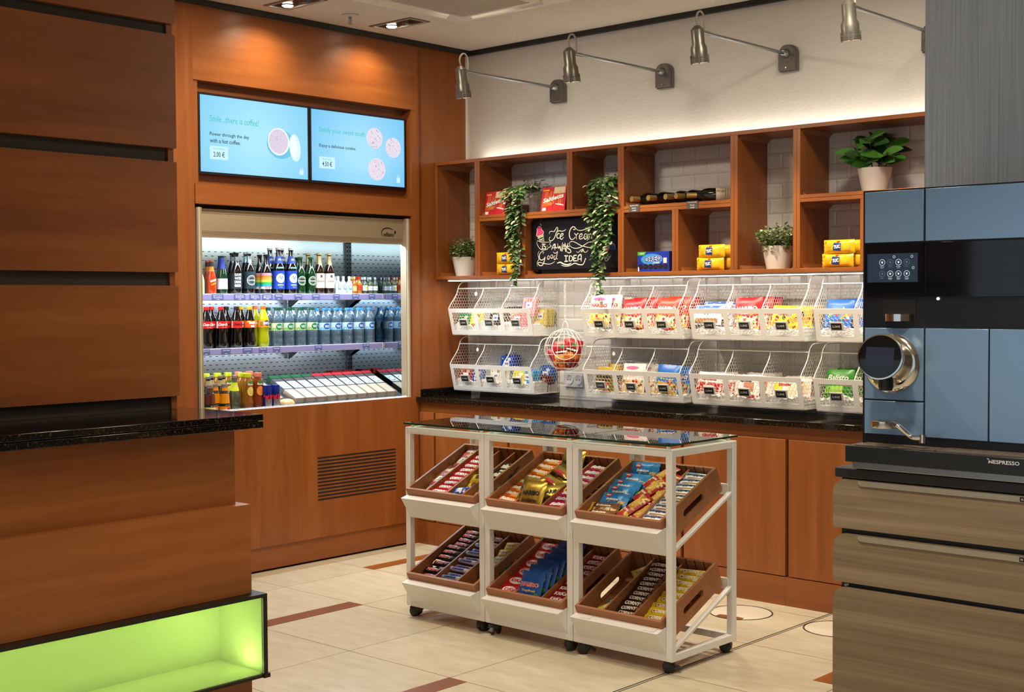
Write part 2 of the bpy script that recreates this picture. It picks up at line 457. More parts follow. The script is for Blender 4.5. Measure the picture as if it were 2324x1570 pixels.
t = thing('sprinkler', (.32, -1.235, HC), 'chrome fire sprinkler hanging from the ceiling between two recessed lights', 'sprinkler')
part(t, 'escutcheon', MB().lathe([(.045, HC - .001), (.045, HC - .006), (.02, HC - .011), (.0, HC - .011)], 24, mat('cream_plastic', '#cfc6b4', .4), (.32, -1.235, 0)))
s = MB(); c = (.32, -1.235)
s.lathe([(.009, HC - .01), (.009, HC - .022), (.005, HC - .024), (.004, HC - .045), (.0, HC - .046)], 12, STEEL, (*c, 0))
for a in (-1, 1): s.tube([(c[0] + a * .009, c[1], HC - .02), (c[0] + a * .013, c[1], HC - .034), (c[0] + a * .005, c[1], HC - .048)], .0022, 6, STEEL)
s.lathe([(.0, HC - .048), (.013, HC - .048), (.013, HC - .051), (.0, HC - .051)], 12, STEEL, (*c, 0))
part(t, 'head', s)
# air conditioning cassette ----------------------------------------
ax0, ax1, ay0, ay1 = .655, 1.605, -1.68, -.73
acx, acy = (ax0 + ax1) / 2, (ay0 + ay1) / 2
t = thing('air_conditioner', (acx, acy, HC), 'square white ceiling air conditioner with a slatted grille', 'air conditioner')
ACW = mat('white_air_con_plastic', '#dedad0', .45)
s = MB(); o = .475
s.plate_hole([(acx - o, acy - o), (acx + o, acy - o), (acx + o, acy + o), (acx - o, acy + o)], [(acx - .36, acy - .36), (acx + .36, acy - .36), (acx + .36, acy + .36), (acx - .36, acy + .36)], 2, HC - .018, HC - .0005, ACW)
part(t, 'panel', s)
s = MB().box(acx - .36, acx + .36, acy - .36, acy + .36, HC - .008, HC - .002, mat('dark_air_slot', '#3a3733', .7)); part(t, 'air_slot', s)
s = MB(); g = .29
s.prism([(acx - g, HC - .022), (acx - g + .03, HC - .048), (acx + g - .03, HC - .048), (acx + g, HC - .022), (acx + g, HC - .008), (acx - g, HC - .008)], 1, acy - g, acy + g, ACW)
for k in range(34):
    y = acy - g + .035 + k * (2 * g - .07) / 33
    s.box(acx - g + .05, acx + g - .05, y - .0022, y + .0022, HC - .0505, HC - .048, mat('grille_bar', '#c3bcae', .6))
part(t, 'grille', s)
for k, (dx, dy) in enumerate(((-1, 0), (1, 0), (0, -1), (0, 1))):
    s = MB(); a, b = .305, .352
    for q in (0, 1):
        pass
    if dx: s.prism([(acx + dx * a, HC - .012), (acx + dx * b, HC - .046), (acx + dx * b + dx * .004, HC - .044), (acx + dx * a + dx * .004, HC - .01)], 1, acy - .25, acy + .25, ACW)
    else: s.prism([(acy + dy * a, HC - .012), (acy + dy * b, HC - .046), (acy + dy * b + dy * .004, HC - .044), (acy + dy * a + dy * .004, HC - .01)], 0, acx - .25, acx + .25, ACW)
    part(t, 'vane', s)

# round floor outlets ----------------------------------------------
def outlet(cx, cy, label, patch):
    t = thing('floor_outlet', (cx, cy, 0), label, 'floor outlet', 'round lids set flush into the floor')
    s = MB().lathe([(.150, .0), (.150, .0016), (.143, .0016), (.143, .0)], 40, mat('dark_lid_rim', '#3a2a1c', .5), (cx, cy, 0), caps=False); part(t, 'rim', s)
    if patch:
        s = MB().lathe([(.142, .0), (.142, .0008), (.0, .0008)], 40, mat('cream_lid', '#cfc6b2', .35), (cx, cy, 0)).prism([(2.435, -.868), (2.433, -.83), (2.48, -.815), (2.561, -.823), (2.569, -.858), (2.5, -.88)], 2, .0, .0014, REDST); part(t, 'lid', s)
    else:
        s = MB().lathe([(.142, .0), (.142, .0008), (.0, .0008)], 40, mat('cream_lid', '#cfc6b2', .35), (cx, cy, 0)); part(t, 'lid', s)
outlet(2.488, -.735, 'round floor outlet lid with a brown patch, behind the rolling carts', True)
outlet(2.98, -.72, 'round floor outlet lid half hidden by the coffee machine cabinet', False)

# column with wallpaper behind the coffee machine --------------------
struct('wall_right', MB().box(3.856, 5.0, -1.74, -1.2, 0., HC, PAPER))

# screens -----------------------------------------------------------
def screen_mat(name, c0, c1, loc):
    m, nt, b, o = nodes(name); L = nt.links.new
    a = coords(nt, (2.2, 2.2, 2.6), loc); g = N(nt, 'ShaderNodeTexGradient', gradient_type='SPHERICAL'); L(a.outputs[0], g.inputs[0])
    r = ramp(nt, [(.0, c0), (.8, c1)]); L(g.outputs['Fac'], r.inputs[0])
    b.inputs['Base Color'].default_value = lin('#101010'); b.inputs['Roughness'].default_value = .25
    L(r.outputs[0], b.inputs['Emission Color']); b.inputs['Emission Strength'].default_value = SCR
    return m
SCR = .66
def glow(col, k=1.): return mat('lit_' + col.lstrip('#'), '#050505', .5, emit=col, est=SCR * k)
def tv(y0, y1, label, fn, sm):
    z0, z1 = 2.142, 2.566
    t = thing('advert_screen', (-.01, (y0 + y1) / 2, z0), label, 'screen', 'pair of wall screens over the fridge')
    s = MB().box(-.048, -.002, y0, y1, z0, z1, mat('black_screen_casing', '#15131a', .35))
    part(t, 'casing', s)
    e = .0125; w = y1 - y0 - 2 * e; h = z1 - z0 - 2 * e
    s = MB().box(-.003, -.0005, y0 + e, y1 - e, z0 + e, z1 - e, sm)
    S = lambda u, v, l: (-.0004 + l, y0 + e + u, z1 - e - v)
    S2 = lambda u, v, l: S(u, -v, l)
    fn(s, S2, w, h)
    part(t, 'display', s)
TEAL, INKD = glow('#35c4b4'), glow('#1d4a55', .8)
PALE, FOAM, SPK = glow('#c9f0ff'), glow('#dccfe4'), glow('#4d4660', .8)
def tv1(s, S, w, h):
    s.text(S, 'Smile...there is coffee!', w * .08, -h * .295, .034, TEAL, w * .445, align='l')
    s.text(S, 'Power through the day', w * .08, -h * .505, .024, INKD, w * .355, align='l', bold=.012)
    s.text(S, 'with a hot coffee.', w * .08, -h * .585, .022, INKD, w * .275, align='l', bold=.012)
    s.rect(S, w * .08, w * .243, -h * .83, -h * .655, PALE)
    s.text(S, 'FROM ONLY', w * .16, -h * .69, .008, TEAL, w * .1)
    s.text(S, '2.00 €', w * .16, -h * .762, .028, INKD, w * .1, bold=.01)
    s.disc(S, w * .735, -h * .545, w * .135, h * .2, glow('#6fc4ea'), lift=.0005, n=28)
    s.disc(S, w * .715, -h * .513, w * .104, h * .187, glow('#f2fbff'), n=32); s.disc(S, w * .712, -h * .51, w * .092, h * .168, FOAM, lift=.0012, n=32)
    q = random.Random(3)
    for k in range(46):
        a = q.random() * 6.28; r = math.sqrt(q.random()) * .92
        s.disc(S, w * (.712 + .09 * r * math.cos(a)), -h * (.51 + .165 * r * math.sin(a)), .0012, .0014, SPK, lift=.0016, n=5)
    s.disc(S, w * .873, -h * .575, w * .055, h * .19, glow('#d8f4ff'), n=28, rot=.12); s.disc(S, w * .862, -h * .56, w * .036, h * .15, glow('#eefaff'), lift=.0012, n=28, rot=.12)
    s.rect(S, w * .915, w * .955, -h * .94, -h * .87, PALE); s.ring(S, w * .935, -h * .86, w * .008, w * .013, PALE)
def tv2(s, S, w, h):
    s.text(S, 'Satisfy your sweet tooth', w * .075, -h * .285, .036, TEAL, w * .485, align='l')
    s.text(S, 'Enjoy a delicious cookie.', w * .075, -h * .505, .024, INKD, w * .385, align='l', bold=.012)
    s.rect(S, w * .075, w * .238, -h * .82, -h * .655, PALE)
    s.text(S, 'FROM ONLY', w * .155, -h * .69, .008, TEAL, w * .1)
    s.text(S, '4.50 €', w * .155, -h * .755, .028, INKD, w * .1, bold=.01)
    q = random.Random(5)
    for (u, v, r) in ((.665, .315, .063), (.872, .425, .062), (.688, .765, .068)):
        s.disc(S, w * u, -h * v, r, r * .96, glow('#e6dcea'), n=30)
        for k in range(40):
            a = q.random() * 6.28; d = math.sqrt(q.random()) * r * .9
            s.disc(S, w * u + d * math.cos(a), -h * v + d * math.sin(a), .001 + q.random() * .0028, .001 + q.random() * .002, SPK if k % 3 else glow('#b9a9c4'), lift=.0012, n=6, rot=q.random() * 3)
    s.rect(S, w * .91, w * .95, -h * .94, -h * .86, PALE); s.ring(S, w * .93, -h * .85, w * .008, w * .013, PALE)
tv(-2.0, -1.266, 'wall screen with the coffee advert, cup picture on pale blue', tv1, screen_mat('blue_screen_picture', '#7fcdf2', '#a9e6ff', (.0, .0, -.55)))
tv(-1.262, -.528, 'wall screen with the cookie advert, three cookies on pale blue', tv2, screen_mat('blue_screen_picture.001', '#6fc3f2', '#a3e0fd', (.0, .0, -.5)))

# ================================================================== FRIDGE
FR = thing('drinks_fridge', (-.25, -1.28, .86), 'open-front chilled drinks fridge with purple price rails, built into the wooden wall', 'fridge')
LX, BX, MY = -.20, -.525, -.545
SH1, SH2, SH3 = 1.518, 1.216, .885
s = MB().box(BX - .03, BX, -2.05, MY + .3, .86, 1.96, FRIDGEW)
slot = mat('black_slot', '#0a0c10', .7)
nr = int((1.80 - .93) / .025)
for r in range(nr):
    z = .935 + r * .025
    for c in range(35):
        y = -2.03 + c * .043 + (.0215 if r % 2 else 0)
        if y < MY - .02: s.rect(lambda u, v, l: (BX + l, u, v), y - .009, y + .009, z - .002, z + .002, slot, .0008)
part(FR, 'back_panel', s)
s = MB().box(BX, BX + .014, MY - .022, MY - .002, .9, 1.86, mat('grey_shelf_rail', '#5b6468', .4, .4))
for k in range(36): s.rect(lambda u, v, l: (BX + .014 + l, u, v), MY - .018, MY - .006, .92 + k * .026, .934 + k * .026, slot, .0006)
part(FR, 'shelf_rail', s)
part(FR, 'side_mirror', MB().box(BX, -.01, MY, MY + .012, .87, 1.86, MIRROR))
part(FR, 'side_wall', MB().box(BX, -.0, -2.05, -2.035, .87, 1.96, FRIDGEW))
part(FR, 'roof_panel', MB().box(BX, -.06, -2.035, MY, 1.86, 1.88, FRIDGEW))
part(FR, 'top_gap', MB().box(-.1, -.03, -2.04, -.515, 1.945, 1.983, DARK))
# header with logo
s = MB(); prof = [(-.03, 1.812), (-.008, 1.812)]
z = 1.812
for k in range(5): prof += [(-.008, 1.816 + k * .006), (-.011, 1.8185 + k * .006), (-.008, 1.821 + k * .006)]
prof += [(-.008, 1.93)]
for k in range(3): prof += [(-.011, 1.936 + k * .008), (-.008, 1.94 + k * .008)]
prof += [(-.008, 1.962), (-.03, 1.962)]
s.prism(prof, 1, -2.0, -.548, FRAMEB)
S = lambda u, v, l: (-.008 + l, u, v)
lg = ink('#15161a')
s.text(S, 'williams', -.666, 1.868, .026, lg, .082, bold=.02)
s.stroke(S, [(-.716, 1.856), (-.722, 1.88), (-.705, 1.9), (-.67, 1.906), (-.63, 1.898)], .007, lg)
s.disc(S, -.614, 1.882, .006, .011, lg)
part(FR, 'header_panel', s)
for (y0, y1) in ((-2.03, -2.0), (-.55, -.515)):
    part(FR, 'side_post', MB().box(-.03, .018, y0, y1, .885, 1.966, FRAMEB).box(.018, .024, y0 + .006, y1 - .016, .885, 1.966, mat('light_post_edge', '#c3bca8', .4)))
part(FR, 'base_tray', MB().box(BX, .022, -2.035, MY, .86, SH3, FRIDGEW))
s = MB().box(.006, .026, -2.03, -.52, .884, .894, mat('white_lip', '#d8dde2', .35))
for k in range(150):
    y = -2.02 + k * .0099; s.box(.008, .013, y, y + .0055, .894, .902, mat('white_lip'))
part(FR, 'front_lip', s)
RAIL = mat('lilac_price_rail', '#8f8bc0', .3); CARD = mat('blue_price_card', '#57609c', .4); WTX = ink('#f4f4fa')
def fridge_shelf(z, cards, z0, z1):
    sh = obj('shelf', None, FR)
    s = MB().box(BX + .01, LX - .004, -2.035, MY - .002, z - .012, z, mat('pale_fridge_shelf', '#c9d4da', .35, .3))
    part_(sh, 'shelf_board', s)
    s = MB().box(LX - .004, LX + .006, -2.035, MY - .002, z0, z1, mat('white_rail_edge', '#dfe3ee', .3)).box(LX + .006, LX + .009, -2.035, MY - .012, z0 + .004, z1 - .004, RAIL)
    part_(sh, 'price_rail', s)
    for (y, w, a, b, pr) in cards:
        s = MB().box(LX + .009, LX + .0105, y - w / 2, y + w / 2, z0 + .003, z1 - .003, CARD)
        S = lambda u, v, l: (LX + .0105 + l, u, v)
        s.text(S, a, y, z0 + .026, .0075, WTX, w * .75, bold=.01, lift=.0004)
        if b: s.text(S, b, y, z0 + .016, .0075, WTX, w * .75, bold=.01, lift=.0004)
        s.text(S, pr, y, z0 + .008, .005, WTX, w * .3, bold=.01, lift=.0004)
        part_(sh, 'price_card', s)
    for yb in (-1.02, MY - .02):
        s = MB().prism([(BX + .005, z - .012), (BX + .005, z - .09), (BX + .03, z - .08), (BX + .12, z - .03), (LX - .03, z - .012)], 1, yb - .002, yb + .002, mat('dark_bracket', '#2a3036', .4))
        part_(sh, 'bracket', s)
def part_(p, name, mb, smooth=None):
    mb.xf(Matrix.Translation(-FR.location)); return obj(name, mb.mesh(name, smooth), p)
fridge_shelf(SH1, [(-1.76, .075, 'Mixery Lemon', 'Sparkling', '3.50€'), (-1.615, .075, 'Sekt', 'Sparkling wine', '5.50€'), (-1.512, .075, 'Clausthaler', 'Alk.frei', '3.50€'), (-1.425, .07, 'Cannstatter', 'Bunt', '3.80€'), (-1.345, .055, 'Rothaus', None, '3.80€'), (-1.205, .055, 'Maisel', None, '3.80€'), (-1.075, .055, 'Heineken', None, '3.50€'), (-.92, .05, 'Radeberger', None, '3.50€'), (-.77, .055, 'Berliner Luft', None, '3.00€'), (-.64, .05, 'Absolut', None, '4.50€')], 1.480, 1.518)
fridge_shelf(SH2, [(-1.84, .05, 'Spezi', None, '3.00€'), (-1.71, .06, 'Coca-Cola', None, '3.00€'), (-1.565, .065, 'Coca-Cola Zero', None, '3.00€'), (-1.46, .055, 'Mezzo Mix', None, '3.00€'), (-1.365, .05, 'Fanta', None, '3.00€'), (-1.06, .055, 'Vio medium', None, '2.80€'), (-.69, .055, 'Vio still', None, '2.80€')], 1.182, 1.219)
# lights of the fridge (a tube behind the header and one under each shelf)
def area(name, loc, sx, sy, power, col, rot):
    l = bpy.data.lights.new(name, 'AREA'); l.shape = 'RECTANGLE'; l.size = sx; l.size_y = sy; l.energy = power; l.color = col
    o = bpy.data.objects.new(name, l); COL.objects.link(o); o.location = loc; o.rotation_euler = rot; return o
def spot(name, loc, tgt, power, ang, col, blend=.5, rad=.03):
    l = bpy.data.lights.new(name, 'SPOT'); l.energy = power; l.spot_size = R(ang); l.spot_blend = blend; l.color = col; l.shadow_soft_size = rad
    o = bpy.data.objects.new(name, l); COL.objects.link(o); o.location = loc
    o.rotation_euler = (Vector(tgt) - Vector(loc)).to_track_quat('-Z', 'Y').to_euler(); return o
COOL = (.72, .88, 1.)
part(FR, 'light_tube', MB().box(-.075, -.05, -2.0, MY - .03, 1.835, 1.85, mat('lit_tube', '#ffffff', .5, emit='#dff0ff', est=6)))
area('fridge_light', (-.06, -1.28, 1.832), .02, 1.42, 17, COOL, (0, R(-38), 0))
for z in (SH1 - .018, SH2 - .018):
    area('fridge_shelf_light', (LX - .012, -1.28, z), .012, 1.42, 2.6, (.86, .93, 1.), (0, R(-25), 0))

# ================================================================== BOTTLES IN THE FRIDGE
NB = 18
def cylS(r, a0=-.12):
    return lambda u, v, l: ((r(v) if callable(r) else r) * 1.0 * math.cos(a0 + u / (r(v) if callable(r) else r)) + l * math.cos(a0), (r(v) if callable(r) else r) * math.sin(a0 + u / (r(v) if callable(r) else r)) + l * math.sin(a0), v)
def prof_r(prof):
    def f(z):
        for (r0, z0), (r1, z1) in zip(prof, prof[1:]):
            if z0 <= z <= z1 and z1 > z0: return r0 + (r1 - r0) * (z - z0) / (z1 - z0)
        return prof[-1][0]
    return f
def scaled(prof, h, r): return [(a * r, b * h) for a, b in prof]
BEER = [(.0, 0), (.9, 0), (1, .02), (1, .52), (.93, .60), (.62, .72), (.42, .80), (.38, .93), (.42, .935), (.42, .965), (.36, .967), (.36, .985)]
SLIM = [(.0, 0), (.92, 0), (1, .02), (1, .42), (.86, .55), (.55, .72), (.45, .85), (.42, .965), (.42, .985)]
COLA = [(.0, .02), (.55, 0), (.82, .02), (.97, .09), (1., .18), (.88, .32), (.86, .46), (.93, .48), (.93, .66), (.86, .70), (.66, .80), (.42, .89), (.40, .93)]
WATER = [(.0, .01), (.7, 0), (.95, .02), (1, .06), (1, .2), (.96, .22), (1, .24), (1, .40), (.97, .41), (.97, .60), (1, .61), (1, .70), (.9, .77), (.6, .86), (.42, .91), (.40, .94)]
JUICE = [(.0, 0), (.9, 0), (1, .03), (1, .30), (.93, .36), (.88, .55), (.80, .66), (.62, .78), (.56, .90)]
TEA = [(.0, 0), (.85, 0), (1, .03), (1, .2), (.85, .36), (.9, .6), (.98, .70), (.85, .80), (.62, .86), (.6, .89)]
MINI = [(.0, 0), (.95, 0), (1, .03), (1, .55), (.8, .66), (.42, .74), (.38, .86)]
CAN = [(.0, .01), (.8, .0), (.86, .01), (1, .05), (1, .92), (.86, .985), (.88, 1.), (.8, .985), (.0, .98)]
_PB = {}
class Bottle:
    def __init__(s, key, prof, h, r, body, cap, label=None, fill=None, neck=None):
        """cap=(r, z0, z1, mat); label(fn) draws on a cylinder; neck(fn)"""
        s.key = key; s.h = h; P = scaled(prof, h, r); s.rf = prof_r(P)
        mb = MB()
        if fill: mats = [fill[1] if (a[1] + b[1]) / 2 < fill[0] * h else body for a, b in zip(P, P[1:])]
        else: mats = [body] * (len(P) - 1)
        mb.lathe(P, NB, body, mats=mats); s.body = mb.mesh(key + '_body')
        s.parts = []
        if cap:
            cr, z0, z1, cm = cap
            c = MB().lathe([(cr, z0 * h), (cr * 1.04, (z0 + (z1 - z0) * .15) * h), (cr, (z1 - .004) * h), (cr * .85, z1 * h), (.0, z1 * h)], NB, cm)
            s.parts.append(('cap', c.mesh(key + '_cap')))
        if neck: s.parts.append(('neck_foil', s._lab(neck)))
        if label: s.parts.append(('label', s._lab(label)))
    def _lab(s, fn):
        mb = MB(); fn(s, mb); return mb.mesh(s.key + '_label')
    def band(s, mb, z0, z1, m, lift=.0006, n=3, a=None):
        """wrap-around paper label between heights z0..z1 (fractions)"""
        if a is None:
            mb.lathe([(s.rf(z * s.h) + lift, z * s.h) for z in [z0 + (z1 - z0) * k / n for k in range(n + 1)]], NB, m)
            f = len(mb.f)
        else:
            r = s.rf((z0 + z1) / 2 * s.h); S = s.S((z0 + z1) / 2)
            mb.rect(S, -a, a, z0 * s.h, z1 * s.h, m, lift, 8, 1)
    def S(s, zf, a0=-.15):
        r = s.rf(zf * s.h)
        return lambda u, v, l: ((r + l) * math.cos(a0 + u / r), (r + l) * math.sin(a0 + u / r), v)
    def place(s, name, x, y, z, label, cat, group, rz=0.):
        o = obj(name, s.body, None, label, cat, group, mx=T(x, y, z, rz))
        for n, me in s.parts: obj(n, me, o)
        return o
def glassy(name, col, rough=.06): return mat('bottle_' + name, col, rough, 0, .8)
BROWN = glassy('brown', '#120805'); GRN = glassy('green', '#0b3a1c'); BLK = glassy('cola', '#0b0504'); 
RED, WHT = ink('#c8201e'), ink('#eceae4')
def white_ring(b, mb, S, v, r, txt, col, bg=None):
    if bg: mb.disc(S, 0, v, r * 1.12, r * 1.12, ink(bg), n=20)
    mb.ring(S, 0, v, r * .86, r, WHT, lift=.0012); mb.ring(S, 0, v, r * .66, r * .7, WHT, lift=.0012)
    mb.text(S, txt, 0, v, r * .34, WHT, r * 1.62, lift=.0016, bold=.02)
def L_mix(b, mb):
    b.band(mb, .66, .80, ink('#e08a3a')); b.band(mb, .80, .93, ink('#3c3431')); S = b.S(.3)
    mb.text(S, 'MIXERY', .004, .072, .011, WHT, .04, rot=.3, bold=.03); mb.text(S, 'Lemon', .006, .056, .012, ink('#f0c22c'), .034, rot=.35, shear=.3, bold=.03)
def L_sekt(b, mb): b.band(mb, .12, .40, ink('#dfe2e8')); mb.stroke(b.S(.25), [(.004, .03), (.012, .06), (.006, .05), (.018, .07), (.014, .04)], .0016, ink('#5a66a0'))
def L_save(b, mb):
    b.band(mb, .12, .50, ink('#30363c')); S = b.S(.3)
    for k, t in enumerate(('SAVE', 'WATER', 'DRINK', 'BEER')): mb.text(S, t, -.002, .105 - k * .02, .015, WHT, .038, bold=.03, lift=.0014)
def N_silver(b, mb): b.band(mb, .74, .90, mat('silver_foil', '#a9bcc4', .3, .8))
def L_claus(b, mb): b.band(mb, .12, .53, ink('#2b3a46')); white_ring(b, mb, b.S(.3), .075, .028, 'CLAUSTHALER', 0)
def L_bunt(b, mb):
    S = b.S(.3)
    for k, c in enumerate(('#f2f0ea', '#2f9fc0', '#36a85c', '#e2dc4a', '#f0a53a', '#ec8a3c', '#e9a0b0')):
        z = .12 + k * .058; b.band(mb, z, z + .058, ink(c), n=1)
    mb.text(S, 'BUNT', 0, .036, .013, ink('#c84f8a'), .036, bold=.04, lift=.0014)
def L_blue(b, mb):
    b.band(mb, .10, .50, ink('#2247b8')); S = b.S(.3); mb.disc(S, 0, .088, .027, .027, ink('#e6ebf2'), n=20)
    mb.stroke(S, [(-.014, .085), (-.006, .1), (.002, .083), (.01, .1), (.016, .08)], .004, ink('#4468b8'), lift=.0014); mb.text(S, 'ORIGINAL', 0, .05, .008, WHT, .038, bold=.02); mb.text(S, 'Weisse', 0, .038, .006, WHT, .022)
def N_blue(b, mb):
    b.band(mb, .66, .82, ink('#3d5fc6')); S = b.S(.74); mb.disc(S, 0, .19, .011, .013, ink('#dfe6f0'), lift=.002); S2 = b.S(.58); mb.rect(S2, -.02, .02, .144, .152, ink('#8fd2e6'), .003, 6, 1)
def L_hein(b, mb):
    S = b.S(.3); white_ring(b, mb, S, .075, .026, 'Heineken', 0, '#0d4a26'); mb.disc(S, 0, .088, .004, .004, RED, lift=.002, n=5)
def L_rade(b, mb):
    b.band(mb, .14, .50, ink('#e9e6dc')); S = b.S(.3); mb.disc(S, 0, .102, .007, .009, ink('#7a3a22')); mb.text(S, 'Radeberger', 0, .072, .017, ink('#8b6a34'), .046, shear=.35, bold=.01)
    mb.text(S, 'PILSNER', 0, .05, .006, ink('#8b6a34'), .025)
def N_gold(b, mb): b.band(mb, .72, .93, mat('gold_foil', '#c9b98a', .35, .5))
def lab(z0, z1, bg, txt, col, h, w, sh=.25, extra=None, dz=0., bold=.02):
    def f(b, mb):
        b.band(mb, z0, z1, ink(bg)); S = b.S((z0 + z1) / 2)
        if extra: extra(b, mb, S, (z0 + z1) / 2 * b.h)
        mb.text(S, txt, .002, ((z0 + z1) / 2 + dz) * b.h, h, ink(col), w, shear=sh, bold=bold, lift=.0016)
    return f
def vio_x(c1, c2):
    def f(b, mb, S, z):
        mb.shape(S, [(-.045, z - .022), (.03, z - .022), (.03, z - .012), (.012, z - .004), (-.01, z - .012), (-.03, z - .004), (-.045, z - .012)], ink(c1), .001)
        mb.disc(S, .001, z + .001, .021, .018, ink(c2), .0013)
    return f
def X_cola(b, mb, S, z):
    mb.rect(S, -.044, -.034, z - .018, z + .018, ink('#d8d4ce'), .001, 2, 1); mb.text(S, 'ORIGINAL TASTE', 0, z - .014, .003, WHT, .03, lift=.0014)
def X_zero(b, mb, S, z): mb.rect(S, -.044, -.036, z - .018, z + .018, ink('#d8d4ce'), .001, 2, 1)
def X_mezzo(b, mb, S, z):
    mb.shape(S, [(-.02, z + .02), (.0, z + .014), (.024, z + .02), (.03, z + .012), (-.03, z + .01)], ink('#f2c12e'), .001); mb.text(S, 'mix', .006, z - .01, .015, WHT, .026, bold=.07, lift=.0014); mb.text(S, 'mezzo', .003, z + .007, .013, WHT, .037, bold=.07, lift=.0014)
def X_fanta(b, mb, S, z):
    mb.rect(S, -.036, -.018, z - .014, z + .012, ink('#8c6a3a'), .001, 3, 1); mb.disc(S, .006, z + .004, .018, .016, ink('#1f2f7a'), .001)
YEL = glassy('yellow', '#a5a80e', .1)
B = {}
B['orange'] = Bottle('orange_beer', SLIM, .185, .0275, glassy('amber', '#c23a08'), (.0125, .955, 1., ink('#d8776a')), None, None, L_mix)
B['sekt'] = Bottle('small_wine', SLIM, .208, .029, GRN, (.0115, .94, 1., ink('#1f2a44')), L_sekt, None, lambda b, mb: b.band(mb, .66, .95, ink('#3a4cb0')))
B['save'] = Bottle('black_beer', BEER, .228, .0305, BROWN, (.0145, .955, 1., ink('#16161a')), L_save, None, lambda b, mb: b.band(mb, .80, .90, ink('#8fa0ac')))
B['claus'] = Bottle('silver_neck_beer', BEER, .234, .031, BROWN, (.0145, .955, 1., ink('#cdd6da')), L_claus, None, N_silver)
B['bunt'] = Bottle('rainbow_beer', BEER, .222, .030, BROWN, (.0145, .955, 1., ink('#26221f')), L_bunt)
B['blue'] = Bottle('blue_beer', BEER, .262, .0345, BROWN, (.0155, .955, 1., ink('#d8d8d8')), L_blue, None, N_blue)
B['hein'] = Bottle('green_beer', BEER, .213, .030, GRN, (.0142, .955, 1., ink('#1d6a3a')), L_hein)
B['rade'] = Bottle('pale_label_beer', BEER, .238, .0305, glassy('dark_amber', '#2a1206'), (.0145, .955, 1., ink('#d2c58e')), L_rade, None, N_gold)
B['miniw'] = Bottle('white_mini', MINI, .104, .019, ink('#e4e8ea'), (.0085, .85, 1., ink('#dfe3e6')), lambda b, mb: (mb.disc(b.S(.3), 0, .038, .011, .016, ink('#3a8fc0')), mb.disc(b.S(.3), 0, .04, .007, .01, WHT, .0014)))
B['minia'] = Bottle('amber_mini', MINI, .103, .0175, glassy('mini_amber', '#b0641a'), (.0085, .85, 1., ink('#d6c48a')), lambda b, mb: b.band(mb, .15, .45, ink('#c8b27a')))
B['minir'] = Bottle('red_label_mini', MINI, .103, .0175, glassy('mini_gold', '#b87420'), (.0085, .85, 1., ink('#c02a22')), lambda b, mb: b.band(mb, .2, .5, ink('#b83a22')))
B['minic'] = Bottle('clear_mini', MINI, .1, .018, PETG, (.0085, .85, 1., ink('#d9dfe2')), lambda b, mb: (b.band(mb, .18, .5, ink('#dfe4ea')), mb.disc(b.S(.3), 0, .033, .009, .009, ink('#e0c63a'), .0014)))
B['miniv'] = Bottle('clear_mini_plain', MINI, .1, .0175, PETG, (.0085, .85, 1., ink('#b9c4cc')), lambda b, mb: (b.band(mb, .2, .45, ink('#e2e6ec')), mb.text(b.S(.3), 'VODKA', 0, .03, .006, ink('#2a3f8a'), .02, lift=.0014)))
B['lime'] = Bottle('pale_lime', SLIM, .165, .029, glassy('pale_lime', '#b4d6a4'), (.0125, .955, 1., ink('#c9d7bc')))
B['coke'] = Bottle('cola', COLA, .231, .034, BLK, (.0145, .92, 1., ink('#c0201c')), lab(.485, .655, '#cc1f1a', 'Coca-Cola', '#f4f0ea', .016, .066, .45, X_cola, .01, .035), (2, BLK))
B['zero'] = Bottle('black_cap_cola', COLA, .231, .034, BLK, (.0145, .92, 1., ink('#1c1614')), lab(.485, .655, '#d0231c', 'Coca-Cola', '#2c0d0a', .016, .066, .45, X_zero, .01, .035))
B['mezzo'] = Bottle('orange_label_cola', COLA, .231, .034, BLK, (.0145, .92, 1., ink('#d89a1e')), lab(.485, .655, '#e05a1c', 'o', '#e05a1c', .002, .002, 0, X_mezzo))
B['fanta'] = Bottle('yellow_lemonade', COLA, .233, .034, YEL, (.0145, .92, 1., ink('#e0601c')), lab(.485, .655, '#ee9a1e', 'FANTA', '#f2f2f0', .016, .034, .1, X_fanta, .012, .05))
B['viog'] = Bottle('green_cap_water', WATER, .224, .033, PET, (.0145, .925, 1., ink('#145238')), lab(.405, .6, '#cfe0b8', 'ViO', '#f4f8f2', .015, .03, .0, vio_x('#6aa84a', '#157a4a'), .0, .03))
B['viob'] = Bottle('blue_cap_water', WATER, .217, .033, PET, (.0145, .925, 1., ink('#3f8cc8')), lab(.405, .6, '#bcdff0', 'ViO', '#f4f8fc', .015, .03, .0, vio_x('#5fb0dc', '#1b56b0'), .0, .03))
def L_juice(c1, c2):
    def f(b, mb):
        b.band(mb, .0 + .03, .20, ink(c1)); b.band(mb, .20, .30, ink('#1d1714')); b.band(mb, .66, .76, ink('#2a211b')); S = b.S(.15)
        mb.disc(S, .01, .016, .009, .008, ink(c2), .0014); mb.disc(S, -.006, .014, .006, .006, ink('#e8c89a'), .0014); mb.text(S, 'granini', .004, .036, .006, WHT, .03, lift=.0014); mb.disc(b.S(.71), .008, .1, .007, .006, ink(c1), .0014)
    return f
B['jucy'] = Bottle('orange_juice', JUICE, .148, .0285, glassy('orange_juice', '#d8880c', .15), (.0165, .88, 1., mat('silver_cap', '#b9b4a8', .3, .8)), L_juice('#e08a2c', '#c8281c'))
B['jucb'] = Bottle('amber_juice', JUICE, .148, .0285, glassy('amber_juice', '#5a2206', .12), (.0165, .88, 1., mat('silver_cap')), L_juice('#e0dc8a', '#e8e4d0'))
